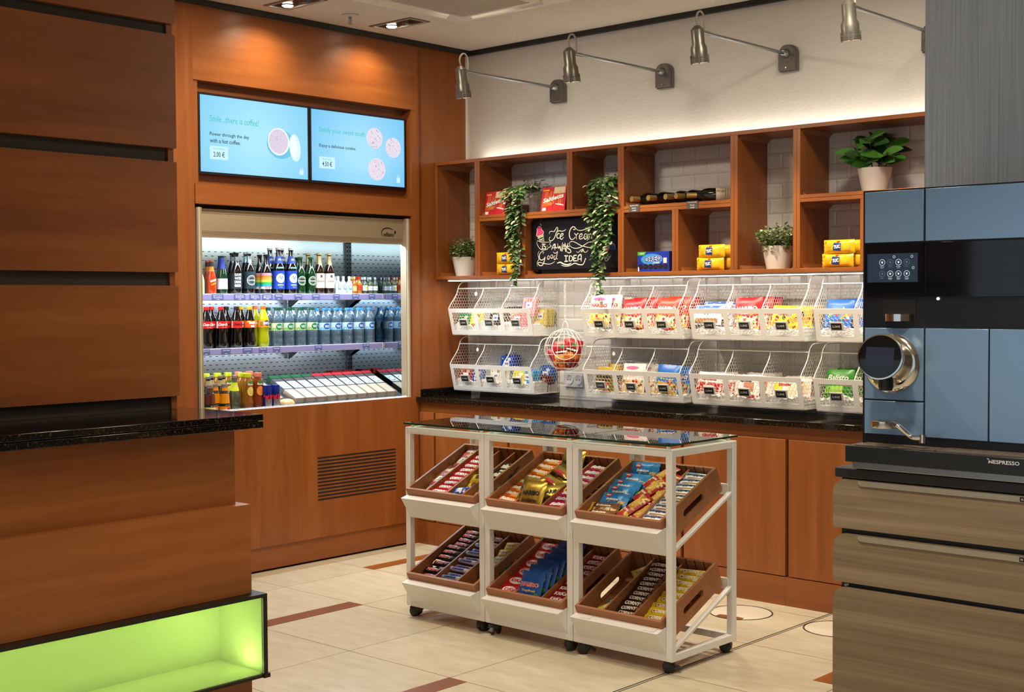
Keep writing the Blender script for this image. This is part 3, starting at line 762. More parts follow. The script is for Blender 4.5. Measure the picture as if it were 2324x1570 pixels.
B['soda'] = Bottle('lemon_soda', SLIM, .187, .0275, PETG, (.0125, .93, 1., mat('silver_cap')), None, None, lambda b, mb: (b.band(mb, .56, .80, ink('#c8d422')), mb.disc(b.S(.7), .0, .128, .009, .012, ink('#eef0c8'), .0014)))
B['sodk'] = Bottle('gold_neck_soda', SLIM, .187, .0275, glassy('dark_glass', '#15100b'), (.0125, .93, 1., mat('silver_cap')), None, None, lambda b, mb: b.band(mb, .72, .88, mat('gold_foil')))
def L_tea(c, c2):
    def f(b, mb):
        S = b.S(.62); mb.disc(S, .004, .142, .02, .013, ink('#2f8a36'), .001); mb.text(S, 'fuze', .0, .137, .012, WHT, .032, bold=.04, lift=.0018)
        mb.disc(S, .002, .098, .021, .026, ink(c), .001, 20); mb.stroke(S, [(-.012, .11), (.0, .1), (.014, .085)], .0014, ink(c2), .0016); mb.text(S, 'TEA', .002, .086, .005, ink(c2), .014, lift=.0016)
    return f
B['teay'] = Bottle('lemon_tea', TEA, .196, .033, glassy('lemon_tea', '#8a5416', .08), (.0215, .885, 1., ink('#c3cf2a')), L_tea('#e2d06a', '#a89a3a'), (.76, glassy('lemon_tea', '')))
B['teap'] = Bottle('peach_tea', TEA, .197, .033, glassy('peach_tea', '#7a3412', .08), (.0215, .885, 1., ink('#e0806c')), L_tea('#ee9448', '#b85a24'))
def L_can(b, mb):
    S = b.S(.5); sil = mat('silver_can', '#b9bdc2', .25, .9)
    mb.shape(S, [(-.02, .008), (.016, .008), (.022, .05), (-.022, .05)], sil, .0006); mb.text(S, 'Red Bull', 0, .068, .016, ink('#d8222c'), .062, bold=.04); mb.disc(S, .012, .055, .01, .006, RED, .0012); mb.disc(S, -.012, .055, .01, .006, RED, .0012)
B['can'] = Bottle('energy_can', CAN, .126, .0265, mat('blue_can', '#1c2a8c', .25, .5), None, L_can)

SC_ = 'from the service counter'
def row(spec, x, z, shelf, rowname, group):
    cnt = {}
    tot = {}
    for k, *_ in spec: tot[k] = tot.get(k, 0) + 1
    for e in spec:
        k, y = e[0], e[1]; dx = e[2] if len(e) > 2 else 0.
        d, nm = DESC[k]; cnt[k] = cnt.get(k, 0) + 1
        n = f', {ORD[cnt[k]-1]} from the service counter' if tot[k] > 1 else ''
        pos = f', {rowname} row, {shelf} fridge shelf'
        B[k].place(nm, x + dx, y, z, d + n + pos, 'can' if k == 'can' else 'bottle', group, rnd.uniform(-.12, .12))
DESC = {'orange': ('orange drink bottle', 'drink_bottle'), 'sekt': ('blue-necked green wine bottle', 'wine_bottle'), 'save': ('black-labelled beer bottle', 'beer_bottle'), 'claus': ('silver-necked beer bottle', 'beer_bottle'),
        'bunt': ('rainbow-labelled beer bottle', 'beer_bottle'), 'blue': ('tall blue-labelled beer bottle', 'beer_bottle'), 'hein': ('green beer bottle', 'beer_bottle'), 'rade': ('white-labelled beer bottle', 'beer_bottle'),
        'miniw': ('white miniature bottle', 'miniature_bottle'), 'minia': ('amber miniature bottle', 'miniature_bottle'), 'minir': ('red-capped miniature', 'miniature_bottle'), 'minic': ('yellow-dotted clear miniature', 'miniature_bottle'), 'miniv': ('clear vodka miniature', 'miniature_bottle'),
        'lime': ('pale lime bottle', 'drink_bottle'), 'coke': ('red-capped cola bottle', 'cola_bottle'), 'zero': ('black-capped cola bottle', 'cola_bottle'), 'mezzo': ('yellow-capped cola bottle', 'cola_bottle'), 'fanta': ('yellow lemonade bottle', 'lemonade_bottle'),
        'viog': ('green-capped water bottle', 'water_bottle'), 'viob': ('blue-capped water bottle', 'water_bottle'), 'jucy': ('orange juice bottle', 'juice_bottle'), 'jucb': ('amber juice bottle', 'juice_bottle'), 'soda': ('yellow-necked soda bottle', 'soda_bottle'), 'sodk': ('gold-necked soda bottle', 'soda_bottle'),
        'teay': ('yellow-capped iced tea bottle', 'iced_tea_bottle'), 'teap': ('pink-capped iced tea bottle', 'iced_tea_bottle'), 'can': ('blue energy drink can', 'drink_can')}
G1, G2, G3 = 'bottles on the top fridge shelf', 'bottles on the middle fridge shelf', 'bottles on the fridge floor'
def two_rows(front, back, x0, x1, z, shelf, group, dy=0.):
    row(front, x0, z, shelf, 'front', group); row([(e[0], e[1] + dy, *e[2:]) for e in back if e[1] + dy < MY - .036], x1, z, shelf, 'back', group)
two_rows([('lime', -1.845), ('orange', -1.767), ('sekt', -1.695), ('save', -1.60), ('claus', -1.513), ('bunt', -1.397), ('blue', -1.308), ('blue', -1.218), ('hein', -1.15), ('hein', -1.075), ('rade', -1.009), ('rade', -.933),
          ('miniw', -.875, .01), ('miniw', -.834, .01), ('miniw', -.788, .01), ('minia', -.749, .01), ('minir', -.711, .012), ('minic', -.664, .01), ('miniv', -.62, .01), ('miniv', -.58, .01)],
         [('orange', -1.745), ('sekt', -1.66), ('save', -1.58), ('claus', -1.488), ('bunt', -1.40, .012), ('blue', -1.318), ('blue', -1.235), ('hein', -1.12), ('rade', -1.04), ('rade', -.96), ('miniw', -.86, .03), ('minia', -.73, .03), ('minir', -.69, .03), ('minic', -.645, .03), ('minic', -.595, .03)], -.238, -.303, SH1, 'top', G1)
two_rows([('coke', -1.80), ('coke', -1.704), ('zero', -1.602), ('mezzo', -1.513), ('fanta', -1.418), ('viog', -1.324), ('viog', -1.24), ('viog', -1.154), ('viog', -1.068), ('viob', -.973), ('viob', -.887), ('viob', -.797), ('viob', -.708), ('viob', -.62)],
         [('coke', -1.865), ('coke', -1.765), ('zero', -1.665), ('mezzo', -1.565), ('fanta', -1.468), ('viog', -1.375), ('viog', -1.285), ('viog', -1.2), ('viog', -1.112), ('viob', -1.02), ('viob', -.93), ('viob', -.842), ('viob', -.753), ('viob', -.665), ('viob', -.585)], -.24, -.31, SH2, 'middle', G2, .046)
row([('jucb', -1.907), ('jucy', -1.814)], -.062, SH3, 'lower', 'front', G3)
row([('jucb', -1.93), ('jucy', -1.838)], -.115, SH3, 'lower', 'second', G3)
row([('sodk', -1.863), ('sodk', -1.785), ('sodk', -1.80, -.058), ('sodk', -1.728, -.058), ('soda', -1.722, .045), ('soda', -1.69, -.008)], -.142, SH3, 'lower', 'third', G3)
row([('teay', -1.637), ('teay', -1.62, -.07), ('teap', -1.567)], -.1, SH3, 'lower', 'front', G3)
row([('teay', -1.79), ('teay', -1.715), ('teay', -1.645), ('teap', -1.575), ('teap', -1.50)], -.268, SH3, 'lower', 'back', G3)
row([('can', -1.533), ('can', -1.478)], -.06, SH3, 'lower', 'front', G3)
# sandwich packs on the fridge floor ---------------------------------
BREAD = noisy('white_bread', '#d9cdb6', .8, 160, .003, .4, '#e6dccb')
def sandwich(header):
    key = 'sandwich_' + header
    if key in _PB: return _PB[key]
    hw, L, t = .0345, .27, .034
    s = MB(); S = lambda u, v, l: (v, u, t + l)
    body = MB().box(.01, L - .15, -hw + .003, hw - .003, .002, t - .003, BREAD)
    for k, c in enumerate(('#8fae5a', '#c9675a', '#e2c06a')):
        body.box(.012, L - .152, -hw + .0022, hw - .0022, .010 + k * .004, .012 + k * .004, ink(c))
    card = MB().box(L - .15, L, -hw, hw, 0, t, ink('#3c4046')).box(L - .02, L + .012, -hw - .001, hw + .001, -.002, t + .003, ink(header))
    Sc = lambda u, v, l: (v, u, t + l)
    card.rect(Sc, -hw + .004, hw - .004, L - .142, L - .06, ink('#b9c9d8')); card.disc(Sc, 0, L - .105, .022, .024, ink('#5c7088'), .001); card.disc(Sc, 0, L - .105, .016, .017, ink('#e4ebf0'), .0014)
    for k in range(3): card.rect(Sc, -hw + .01, hw - .012, L - .138 + k * .004, L - .136 + k * .004, ink('#5c7088'), .001)
    film = MB().box(.0, L - .005, -hw, hw, 0, t + .0005, FILM)
    _PB[key] = (body.mesh(key), card.mesh(key + '_card'), film.mesh(key + '_film')); return _PB[key]
def put_sandwich(hd, x, y, z, label, tilt=R(-24), yaw=0):
    b, c, f = sandwich(hd)
    mx = T(x, y, z, PI + yaw, 0, tilt)
    o = obj('sandwich', b, None, label, 'sandwich', 'wrapped sandwiches on the fridge floor', mx=mx)
    obj('card_header', c, o); obj('clear_wrapper', f, o)
for k in range(4): put_sandwich('#1f5a3a', -.055, -1.312 + k * .078, SH3 + .012, f'wrapped sandwich with green header, {ORD[k]} of the green ones {SC_}')
for k in range(6): put_sandwich('#a02a34', -.055, -1.0 + k * .078, SH3 + .012, f'wrapped sandwich with red header, {ORD[k]} of the red ones {SC_}')
put_sandwich('#1f4a32', -.14, -1.40, SH3 + .012, 'wrapped sandwich with dark green header behind the energy drink cans')
s = MB(); bun = MB().lathe([(.0, .001), (.035, .001), (.046, .012), (.046, .022), (.036, .037), (.018, .043), (.0, .044)], 18, noisy('pale_roll', '#c9a878', .7, 60, .003, .4, '#dcc49c'), (0, 0, 0))
o = obj('bread_roll', bun.mesh('bread_roll'), None, 'pale bread roll in clear film beside the energy drink cans', 'bread roll', mx=T(-.06, -1.4, SH3))
# two red-lidded jars at the back of the fridge floor
for k, y in enumerate((-.62, -.71)):
    pr = MB().box(-.03, .03, -.035, .035, 0, .12, ink('#5a2e28')).box(-.032, .032, -.036, .036, .10, .13, ink('#a8242c'))
    pr.rect(lambda u, v, l: (.03 + l, u, v), -.028, .028, .02, .085, ink('#c9b9a4'))
    obj('snack_tub', pr.mesh('snack_tub'), None, 'red-topped snack pack at the back of the fridge floor, ' + ('next to the mirror' if k == 0 else 'farther from the mirror'), 'snack pack', 'red-topped packs at the back of the fridge', mx=T(-.47, y, SH3 + .03))

# ================================================================== WALL SHELF, COUNTER, LAMPS
# light strip and box shelf
SF = thing('wall_shelf', (1.8, -.145, 1.60), 'long cherry wood box shelf on the white wall above the wire bins', 'shelf')
ZB, ZM0, ZM1, ZT = 1.602, 1.943, 1.979, 2.32
b = .02; D0, D1 = -.289, -.004
def shp(name, fn):
    s = MB(); fn(s); return part(SF, name, s, bevel=.0012)
XE = 3.62
shp('top_panel', lambda s: s.box(.004, XE, D0, D1, ZT - b, ZT, WX))
shp('bottom_panel', lambda s: s.box(.004, XE, D0, D1, ZB, ZB + b, WX))
def vert(x0, x1, z0, z1):
    if x1 - x0 > .03:
        xm = (x0 + x1) / 2
        shp('upright', lambda s: s.box(x0, xm - .0006, D0, D1, z0, z1, WV).box(xm + .0006, x1, D0, D1, z0, z1, WV))
    else: shp('side_panel', lambda s: s.box(x0, x1, D0, D1, z0, z1, WV))
def horiz(x0, x1):
    zm = (ZM0 + ZM1) / 2
    shp('middle_board', lambda s: s.box(x0, x1, D0, D1, ZM0, zm - .0006, WX).box(x0, x1, D0, D1, zm + .0006, ZM1, WX))
z0, z1 = ZB + b, ZT - b
vert(.004, .024, z0, z1)
for x0, x1 in ((.342, .383), (1.421, 1.462), (2.141, 2.183), (2.501, 2.54), (3.221, 3.262)): vert(x0, x1, z0, z1)
for x0, x1 in ((.383, 1.421), (1.462, 2.141), (2.54, 3.221)): horiz(x0, x1)
vert(1.06, 1.10, ZM1, z1); vert(.705, .745, z0, ZM0); vert(1.78, 1.82, z0, ZM0); vert(2.86, 2.9, z0, ZM0)
vert(XE - .02, XE, z0, z1)
cells = [(.024, .342, z0, z1), (.383, 1.06, ZM1, z1), (1.10, 1.421, ZM1, z1), (.383, .705, z0, ZM0), (.745, 1.421, z0, ZM0), (1.462, 2.141, ZM1, z1), (1.462, 1.78, z0, ZM0), (1.82, 2.141, z0, ZM0), (2.183, 2.501, z0, z1), (2.54, 3.221, ZM1, z1), (2.54, 2.86, z0, ZM0)]
q = .022
for (x0, x1, a, c) in cells:
    for (x, dx) in ((x0, 1), (x1, -1)):
        for (z, dz) in ((a, 1), (c, -1)):
            part(SF, 'corner_strip', MB().prism([(x, z), (x + dx * q, z), (x, z + dz * q)], 1, D0 + .02, D1, WY))
SF2 = thing('light_strip', (1.45, -.27, 1.6), 'thin white light strip running under the wall shelf', 'light strip')
s = MB().box(.097, XE, -.276, -.262, 1.594, 1.602, mat('strip_profile', '#d8d6d0', .4)); part(SF2, 'profile', s)
s = MB()
for k in range(440): s.box(.1 + k * .008, .1 + k * .008 + .0055, -.275, -.263, 1.5905, 1.594, mat('lit_strip', '#ffffff', .5, emit='#fff6e8', est=6))
part(SF2, 'lamp', s)
WARM = (1., .83, .62); NEUT = (1., .92, .80)
area('shelf_strip_light', (1.85, -.268, 1.588), 3.4, .012, 4.8, NEUT, (R(12), 0, 0))
area('shelf_top_light', (1.85, -.05, 2.328), 3.4, .012, 2.4, NEUT, (R(176), 0, 0))

# worktop and cabinets ------------------------------------------------
wt = thing('granite_worktop', (1.8, -.24, .862), 'black granite worktop with upstand along the white wall', 'worktop')
part(wt, 'slab', MB().box(.0, 3.7, -.487, -.001, .862, .891, GRAN), bevel=.0015)
part(wt, 'upstand', MB().box(.0, .026, -.45, -.001, .8915, .934, GRAN), bevel=.0015)
seam = mat('worktop_seam', '#3a3834', .5)
def cabinet(x0, x1, label, ndoor):
    t = thing('base_cabinet', ((x0 + x1) / 2, -.23, 0), label, 'cabinet', 'cherry wood cabinets under the granite worktop')
    part(t, 'body', MB().box(x0, x1, -.452, -.002, .0, .861, WY if False else WX))
    w = (x1 - x0) / ndoor
    for k in range(ndoor):
        a, c = x0 + k * w + (.016 if k == 0 else .0015), x0 + (k + 1) * w - .0015
        part(t, 'door', MB().box(a, c, -.475, -.453, .142, .800, WV), bevel=.0015)
    part(t, 'plinth', MB().box(x0, x1, -.478, -.452, .0, .138, WX))
cabinet(.03, .165, 'narrow cherry wood end panel cabinet beside the fridge wall', 1)
cabinet(.166, .765, 'cherry wood base cabinet next to the narrow end panel', 1)
cabinet(.766, 1.965, 'wide cherry wood base cabinet behind the middle rolling cart', 2)
cabinet(1.966, 2.572, 'cherry wood base cabinet behind the cart nearest the coffee machine', 1)
cabinet(2.573, 3.7, 'cherry wood base cabinet partly behind the coffee machine', 2)
# sockets
t = thing('wall_socket', (.876, -.006, 1.0), 'double white wall socket under the hanging ball basket', 'socket')
SOC = mat('white_socket_plastic', '#d4d3d4', .35)
part(t, 'cover', MB().box(.807, .945, -.012, -.0005, .958, 1.048, SOC), bevel=.003)
for xc in (.842, .91):
    s = MB().lathe([(.031, -.0125), (.031, -.0145), (.026, -.0145), (.022, -.0125), (.0, -.0125)], 24, SOC, (xc, 0, 1.003), axis=1, caps=False)
    for a in (-1, 1): s.lathe([(.0035, -.0132), (.0, -.0132)], 8, DARK, (xc + a * .0095, 0, 1.003), axis=1)
    s.box(xc - .003, xc + .003, -.0145, -.0125, 1.026, 1.03, STEEL).box(xc - .003, xc + .003, -.0145, -.0125, .976, .98, STEEL)
    part(t, 'outlet', s)

# wall lamps -----------------------------------------------------------
def wall_lamp(x, label):
    zc = 2.722
    t = thing('wall_lamp', (x, 0, zc), label, 'wall lamp', 'arm spotlights on the white wall')
    s = MB(); w, h = .05, .02
    arc = [(x + w * math.cos(a), zc + w * math.sin(a)) for a in [PI * k / 12 for k in range(13)]]
    s.prism(arc + [(x - w, zc - .087), (x + w, zc - .087)], 1, -.026, -.0005, LAMPB)
    s.prism([(x + (p[0] - x) * .93, zc + (p[1] - zc) * .93) for p in arc] + [(x - w * .93, zc - .082), (x + w * .93, zc - .082)], 1, -.045, -.026, LAMPB)
    s.lathe([(.044, -.045), (.044, -.048), (.0, -.048)], 24, LAMPB, (x, 0, zc), axis=1)
    s.lathe([(.004, -.0475), (.004, -.05), (.0, -.05)], 8, STEEL, (x, 0, zc - .07), axis=1)
    part(t, 'bracket', s)
    part(t, 'arm_socket', MB().lathe([(.024, -.048), (.023, -.055), (.012, -.082), (.0, -.082)], 20, STEEL, (x, 0, zc), axis=1))
    part(t, 'arm', MB().tube([(x, -.075, zc), (x, -.745, zc)], .0085, 12, STEEL).tube([(x, -.70, zc), (x, -.70, zc)], .002, 6, STEEL))
    s = MB().tube([(x, -.74, zc), (x, -.80, zc)], .0105, 12, STEEL).lathe([(.0, -.009), (.013, -.009), (.013, .009), (.0, .009)], 14, STEEL, (x, -.81, zc), axis=0)
    part(t, 'joint', s)
    hd = MB().lathe([(.0, .03), (.012, .03), (.030, .012), (.030, -.055), (.0385, -.072), (.0385, -.118), (.041, -.12), (.041, -.142), (.036, -.142), (.034, -.10), (.0, -.09)], 24, LAMPG, (0, 0, 0))
    for a in range(4):
        an = a * PI / 2 + .5; hd.box(.037, .045, -.006, .006, -.135, -.112, LAMPG) if False else hd.bar((.039 * math.cos(an), .039 * math.sin(an), -.145), (.039 * math.cos(an), .039 * math.sin(an), -.105), .005, LAMPG, 6)
    mx = T(x, -.842, zc - .005, 0, R(9), R(0))
    hd.xf(mx); part(t, 'lamp_head', hd)
    g = MB().lathe([(.033, -.128), (.0, -.128)], 20, mat('lit_lamp_lens', '#ffffff', .5, emit='#ffe9c8', est=10)); g.xf(mx); part(t, 'lens', g)
    c = [(x, -.838, zc + .02), (x, -.85, zc + .055), (x, -.838, zc + .085), (x, -.812, zc + .095), (x, -.79, zc + .075), (x, -.785, zc + .04), (x, -.787, zc + .01)]
    part(t, 'cable', MB().tube(smooth(c), .0048, 8, mat('grey_cable', '#8f887a', .45)))
    spot('wall_lamp_light', (x, -.842 - .02, zc - .16), (x + .02, -.60, 1.5), 42, 86, WARM, .7, .03)
def smooth(P, sub=6):
    P = [Vector(p) for p in P]; Q = []
    for k in range(len(P) - 1):
        p0, p1, p2, p3 = P[max(k - 1, 0)], P[k], P[k + 1], P[min(k + 2, len(P) - 1)]
        for j in range(sub):
            t = j / sub; Q.append(.5 * ((2 * p1) + (p2 - p0) * t + (2 * p0 - 5 * p1 + 4 * p2 - p3) * t * t + (3 * p1 - p0 - 3 * p2 + p3) * t ** 3))
    return Q + [P[-1]]
wall_lamp(.775, 'grey arm spotlight on the white wall, nearest the wooden wall')
wall_lamp(1.542, 'grey arm spotlight on the white wall, second from the wooden wall')
wall_lamp(2.318, 'grey arm spotlight on the white wall, third from the wooden wall')
wall_lamp(3.092, 'grey arm spotlight partly hidden by the wallpapered column')

# ================================================================== PACKS
def pillow_fn(w, h, t, crimp, seed):
    q = random.Random(seed); ph = [q.random() * 6 for _ in range(6)]
    def th(u, v):
        a = min(1, abs(2 * u / w)); c = min(1, abs(2 * v / h))
        if crimp == 'u': e, f = a, c
        else: e, f = c, a
        k = max(0., 1 - (e / .9) ** 4) ** .55 if e < .9 else 0.
        g = max(0., 1 - f ** 3.2) ** .6
        z = t / 2 * (k * g) + .0006
        z += (.035 * t) * (math.sin(u * 95 + ph[0] + v * 40) * math.sin(v * 120 + ph[1]) + .6 * math.sin(u * 210 + ph[2])) * k * g
        return z
    return th
_PK = {}
def pillow(key, w, h, t, base, fn=None, crimp='v', seed=1, nu=10, nv=10, zig=True, ends=None):
    """sealed bag: X across, Z up, printed front towards -Y"""
    if key in _PK: return _PK[key]
    th0 = pillow_fn(w, h, t, crimp, seed); mb = MB()
    G = [[th0(-w / 2 + w * a / nu, -h / 2 + h * b / nv) for a in range(nu + 1)] for b in range(nv + 1)]
    def th(u, v):                                                    # height of the meshed surface between its grid points
        x = min(max((u / w + .5) * nu, 0), nu - 1e-6); y = min(max((v / h + .5) * nv, 0), nv - 1e-6); a, b = int(x), int(y); x -= a; y -= b
        q = (G[b][a] * (1 - x) + G[b][a + 1] * x) * (1 - y) + (G[b + 1][a] * (1 - x) + G[b + 1][a + 1] * x) * y
        return q + .00035
    S = lambda u, v, l: (u, -th(u, v) - l, v)
    for sgn in (1, -1):
        i = len(mb.v)
        for b in range(nv + 1):
            for a in range(nu + 1):
                u = -w / 2 + w * a / nu; v = -h / 2 + h * b / nv; uu, vv = u, v
                if zig and crimp == 'u' and a in (0, nu): uu += (.0025 if b % 2 else 0) * (1 if a else -1)
                if zig and crimp == 'v' and b in (0, nv): vv += (.0025 if a % 2 else 0) * (1 if b else -1)
                mb.v.append((uu, -sgn * G[b][a], vv))
        for b in range(nv):
            for a in range(nu):
                k = i + b * (nu + 1) + a
                m = base
                if ends:
                    x = a if crimp == 'u' else b; nn = nu if crimp == 'u' else nv
                    if x == 0 or x == nn - 1: m = ends
                mb.face([k, k + 1, k + nu + 2, k + nu + 1], m, True)
    if fn: fn(mb, S, w, h)
    me = mb.mesh(key, fix=False); _PK[key] = me
    return me
def dots(mb, S, w, h, cols, n, u0=-.42, u1=.42, v0=-.42, v1=-.02, r=.008, seed=1):
    q = random.Random(seed)
    for k in range(n):
        mb.disc(S, w * (u0 + (u1 - u0) * q.random()), h * (v0 + (v1 - v0) * q.random()), r * (.6 + .7 * q.random()), r * (.6 + .6 * q.random()), ink(cols[k % len(cols)]), .0007 + .00002 * k, 8, q.random() * 3)
GUM = ['#d8b414', '#b8281c', '#4f9a2c', '#e2702a', '#e9dfc8', '#7a2418']
def haribo(bg, tcol, burst=None, sub=None, subc='#e8c82c', low=None, n=26, edge=None):
    def f(mb, S, w, h):
        if low: mb.rect(S, -w * .46, w * .46, -h * .44, -h * .08, ink(low), .0006, 8, 6)
        dots(mb, S, w, h, GUM, n)
        if burst: mb.disc(S, -w * .05, h * .36, w * .28, h * .06, ink(burst), .0008, 14)
        if edge: mb.text(S, 'HARIBO', 0, h * .16, h * .125, ink(edge), w * .80, bold=.07, lift=.0012)
        mb.text(S, 'HARIBO', 0, h * .16, h * .12, ink(tcol), w * .76, bold=.04, lift=.0018)
        if sub: mb.text(S, sub, 0, h * .02, h * .075, ink(subc), w * .6, bold=.03, lift=.002, shear=.1)
    return f
def word(txt, col, fw=.7, fh=.34, dv=.0, shear=.2, bold=.03, extra=None, edge=None, rot=0.):
    def f(mb, S, w, h):
        if extra: extra(mb, S, w, h)
        if edge: mb.text(S, txt, 0, h * dv, h * fh * 1.04, ink(edge), w * fw * 1.03, bold=bold + .045, lift=.0012, shear=shear, rot=rot)
        mb.text(S, txt, 0, h * dv, h * fh, ink(col), w * fw, bold=bold, lift=.0018, shear=shear, rot=rot)
    return f
def ex_rect(*specs):
    def f(mb, S, w, h):
        for k, (u0, u1, v0, v1, c) in enumerate(specs): mb.rect(S, w * u0, w * u1, h * v0, h * v1, ink(c), .0006 + .0002 * k, 6, 4)
    return f
def ex_dots(cols, n, r=.007, seed=2, **k):
    return lambda mb, S, w, h: dots(mb, S, w, h, cols, n, r=r, seed=seed, **k)
def both(*fs):
    def f(mb, S, w, h):
        for g in fs: g(mb, S, w, h)
    return f
GOLD = mat('gold_film', '#a98a35', .3, .75)
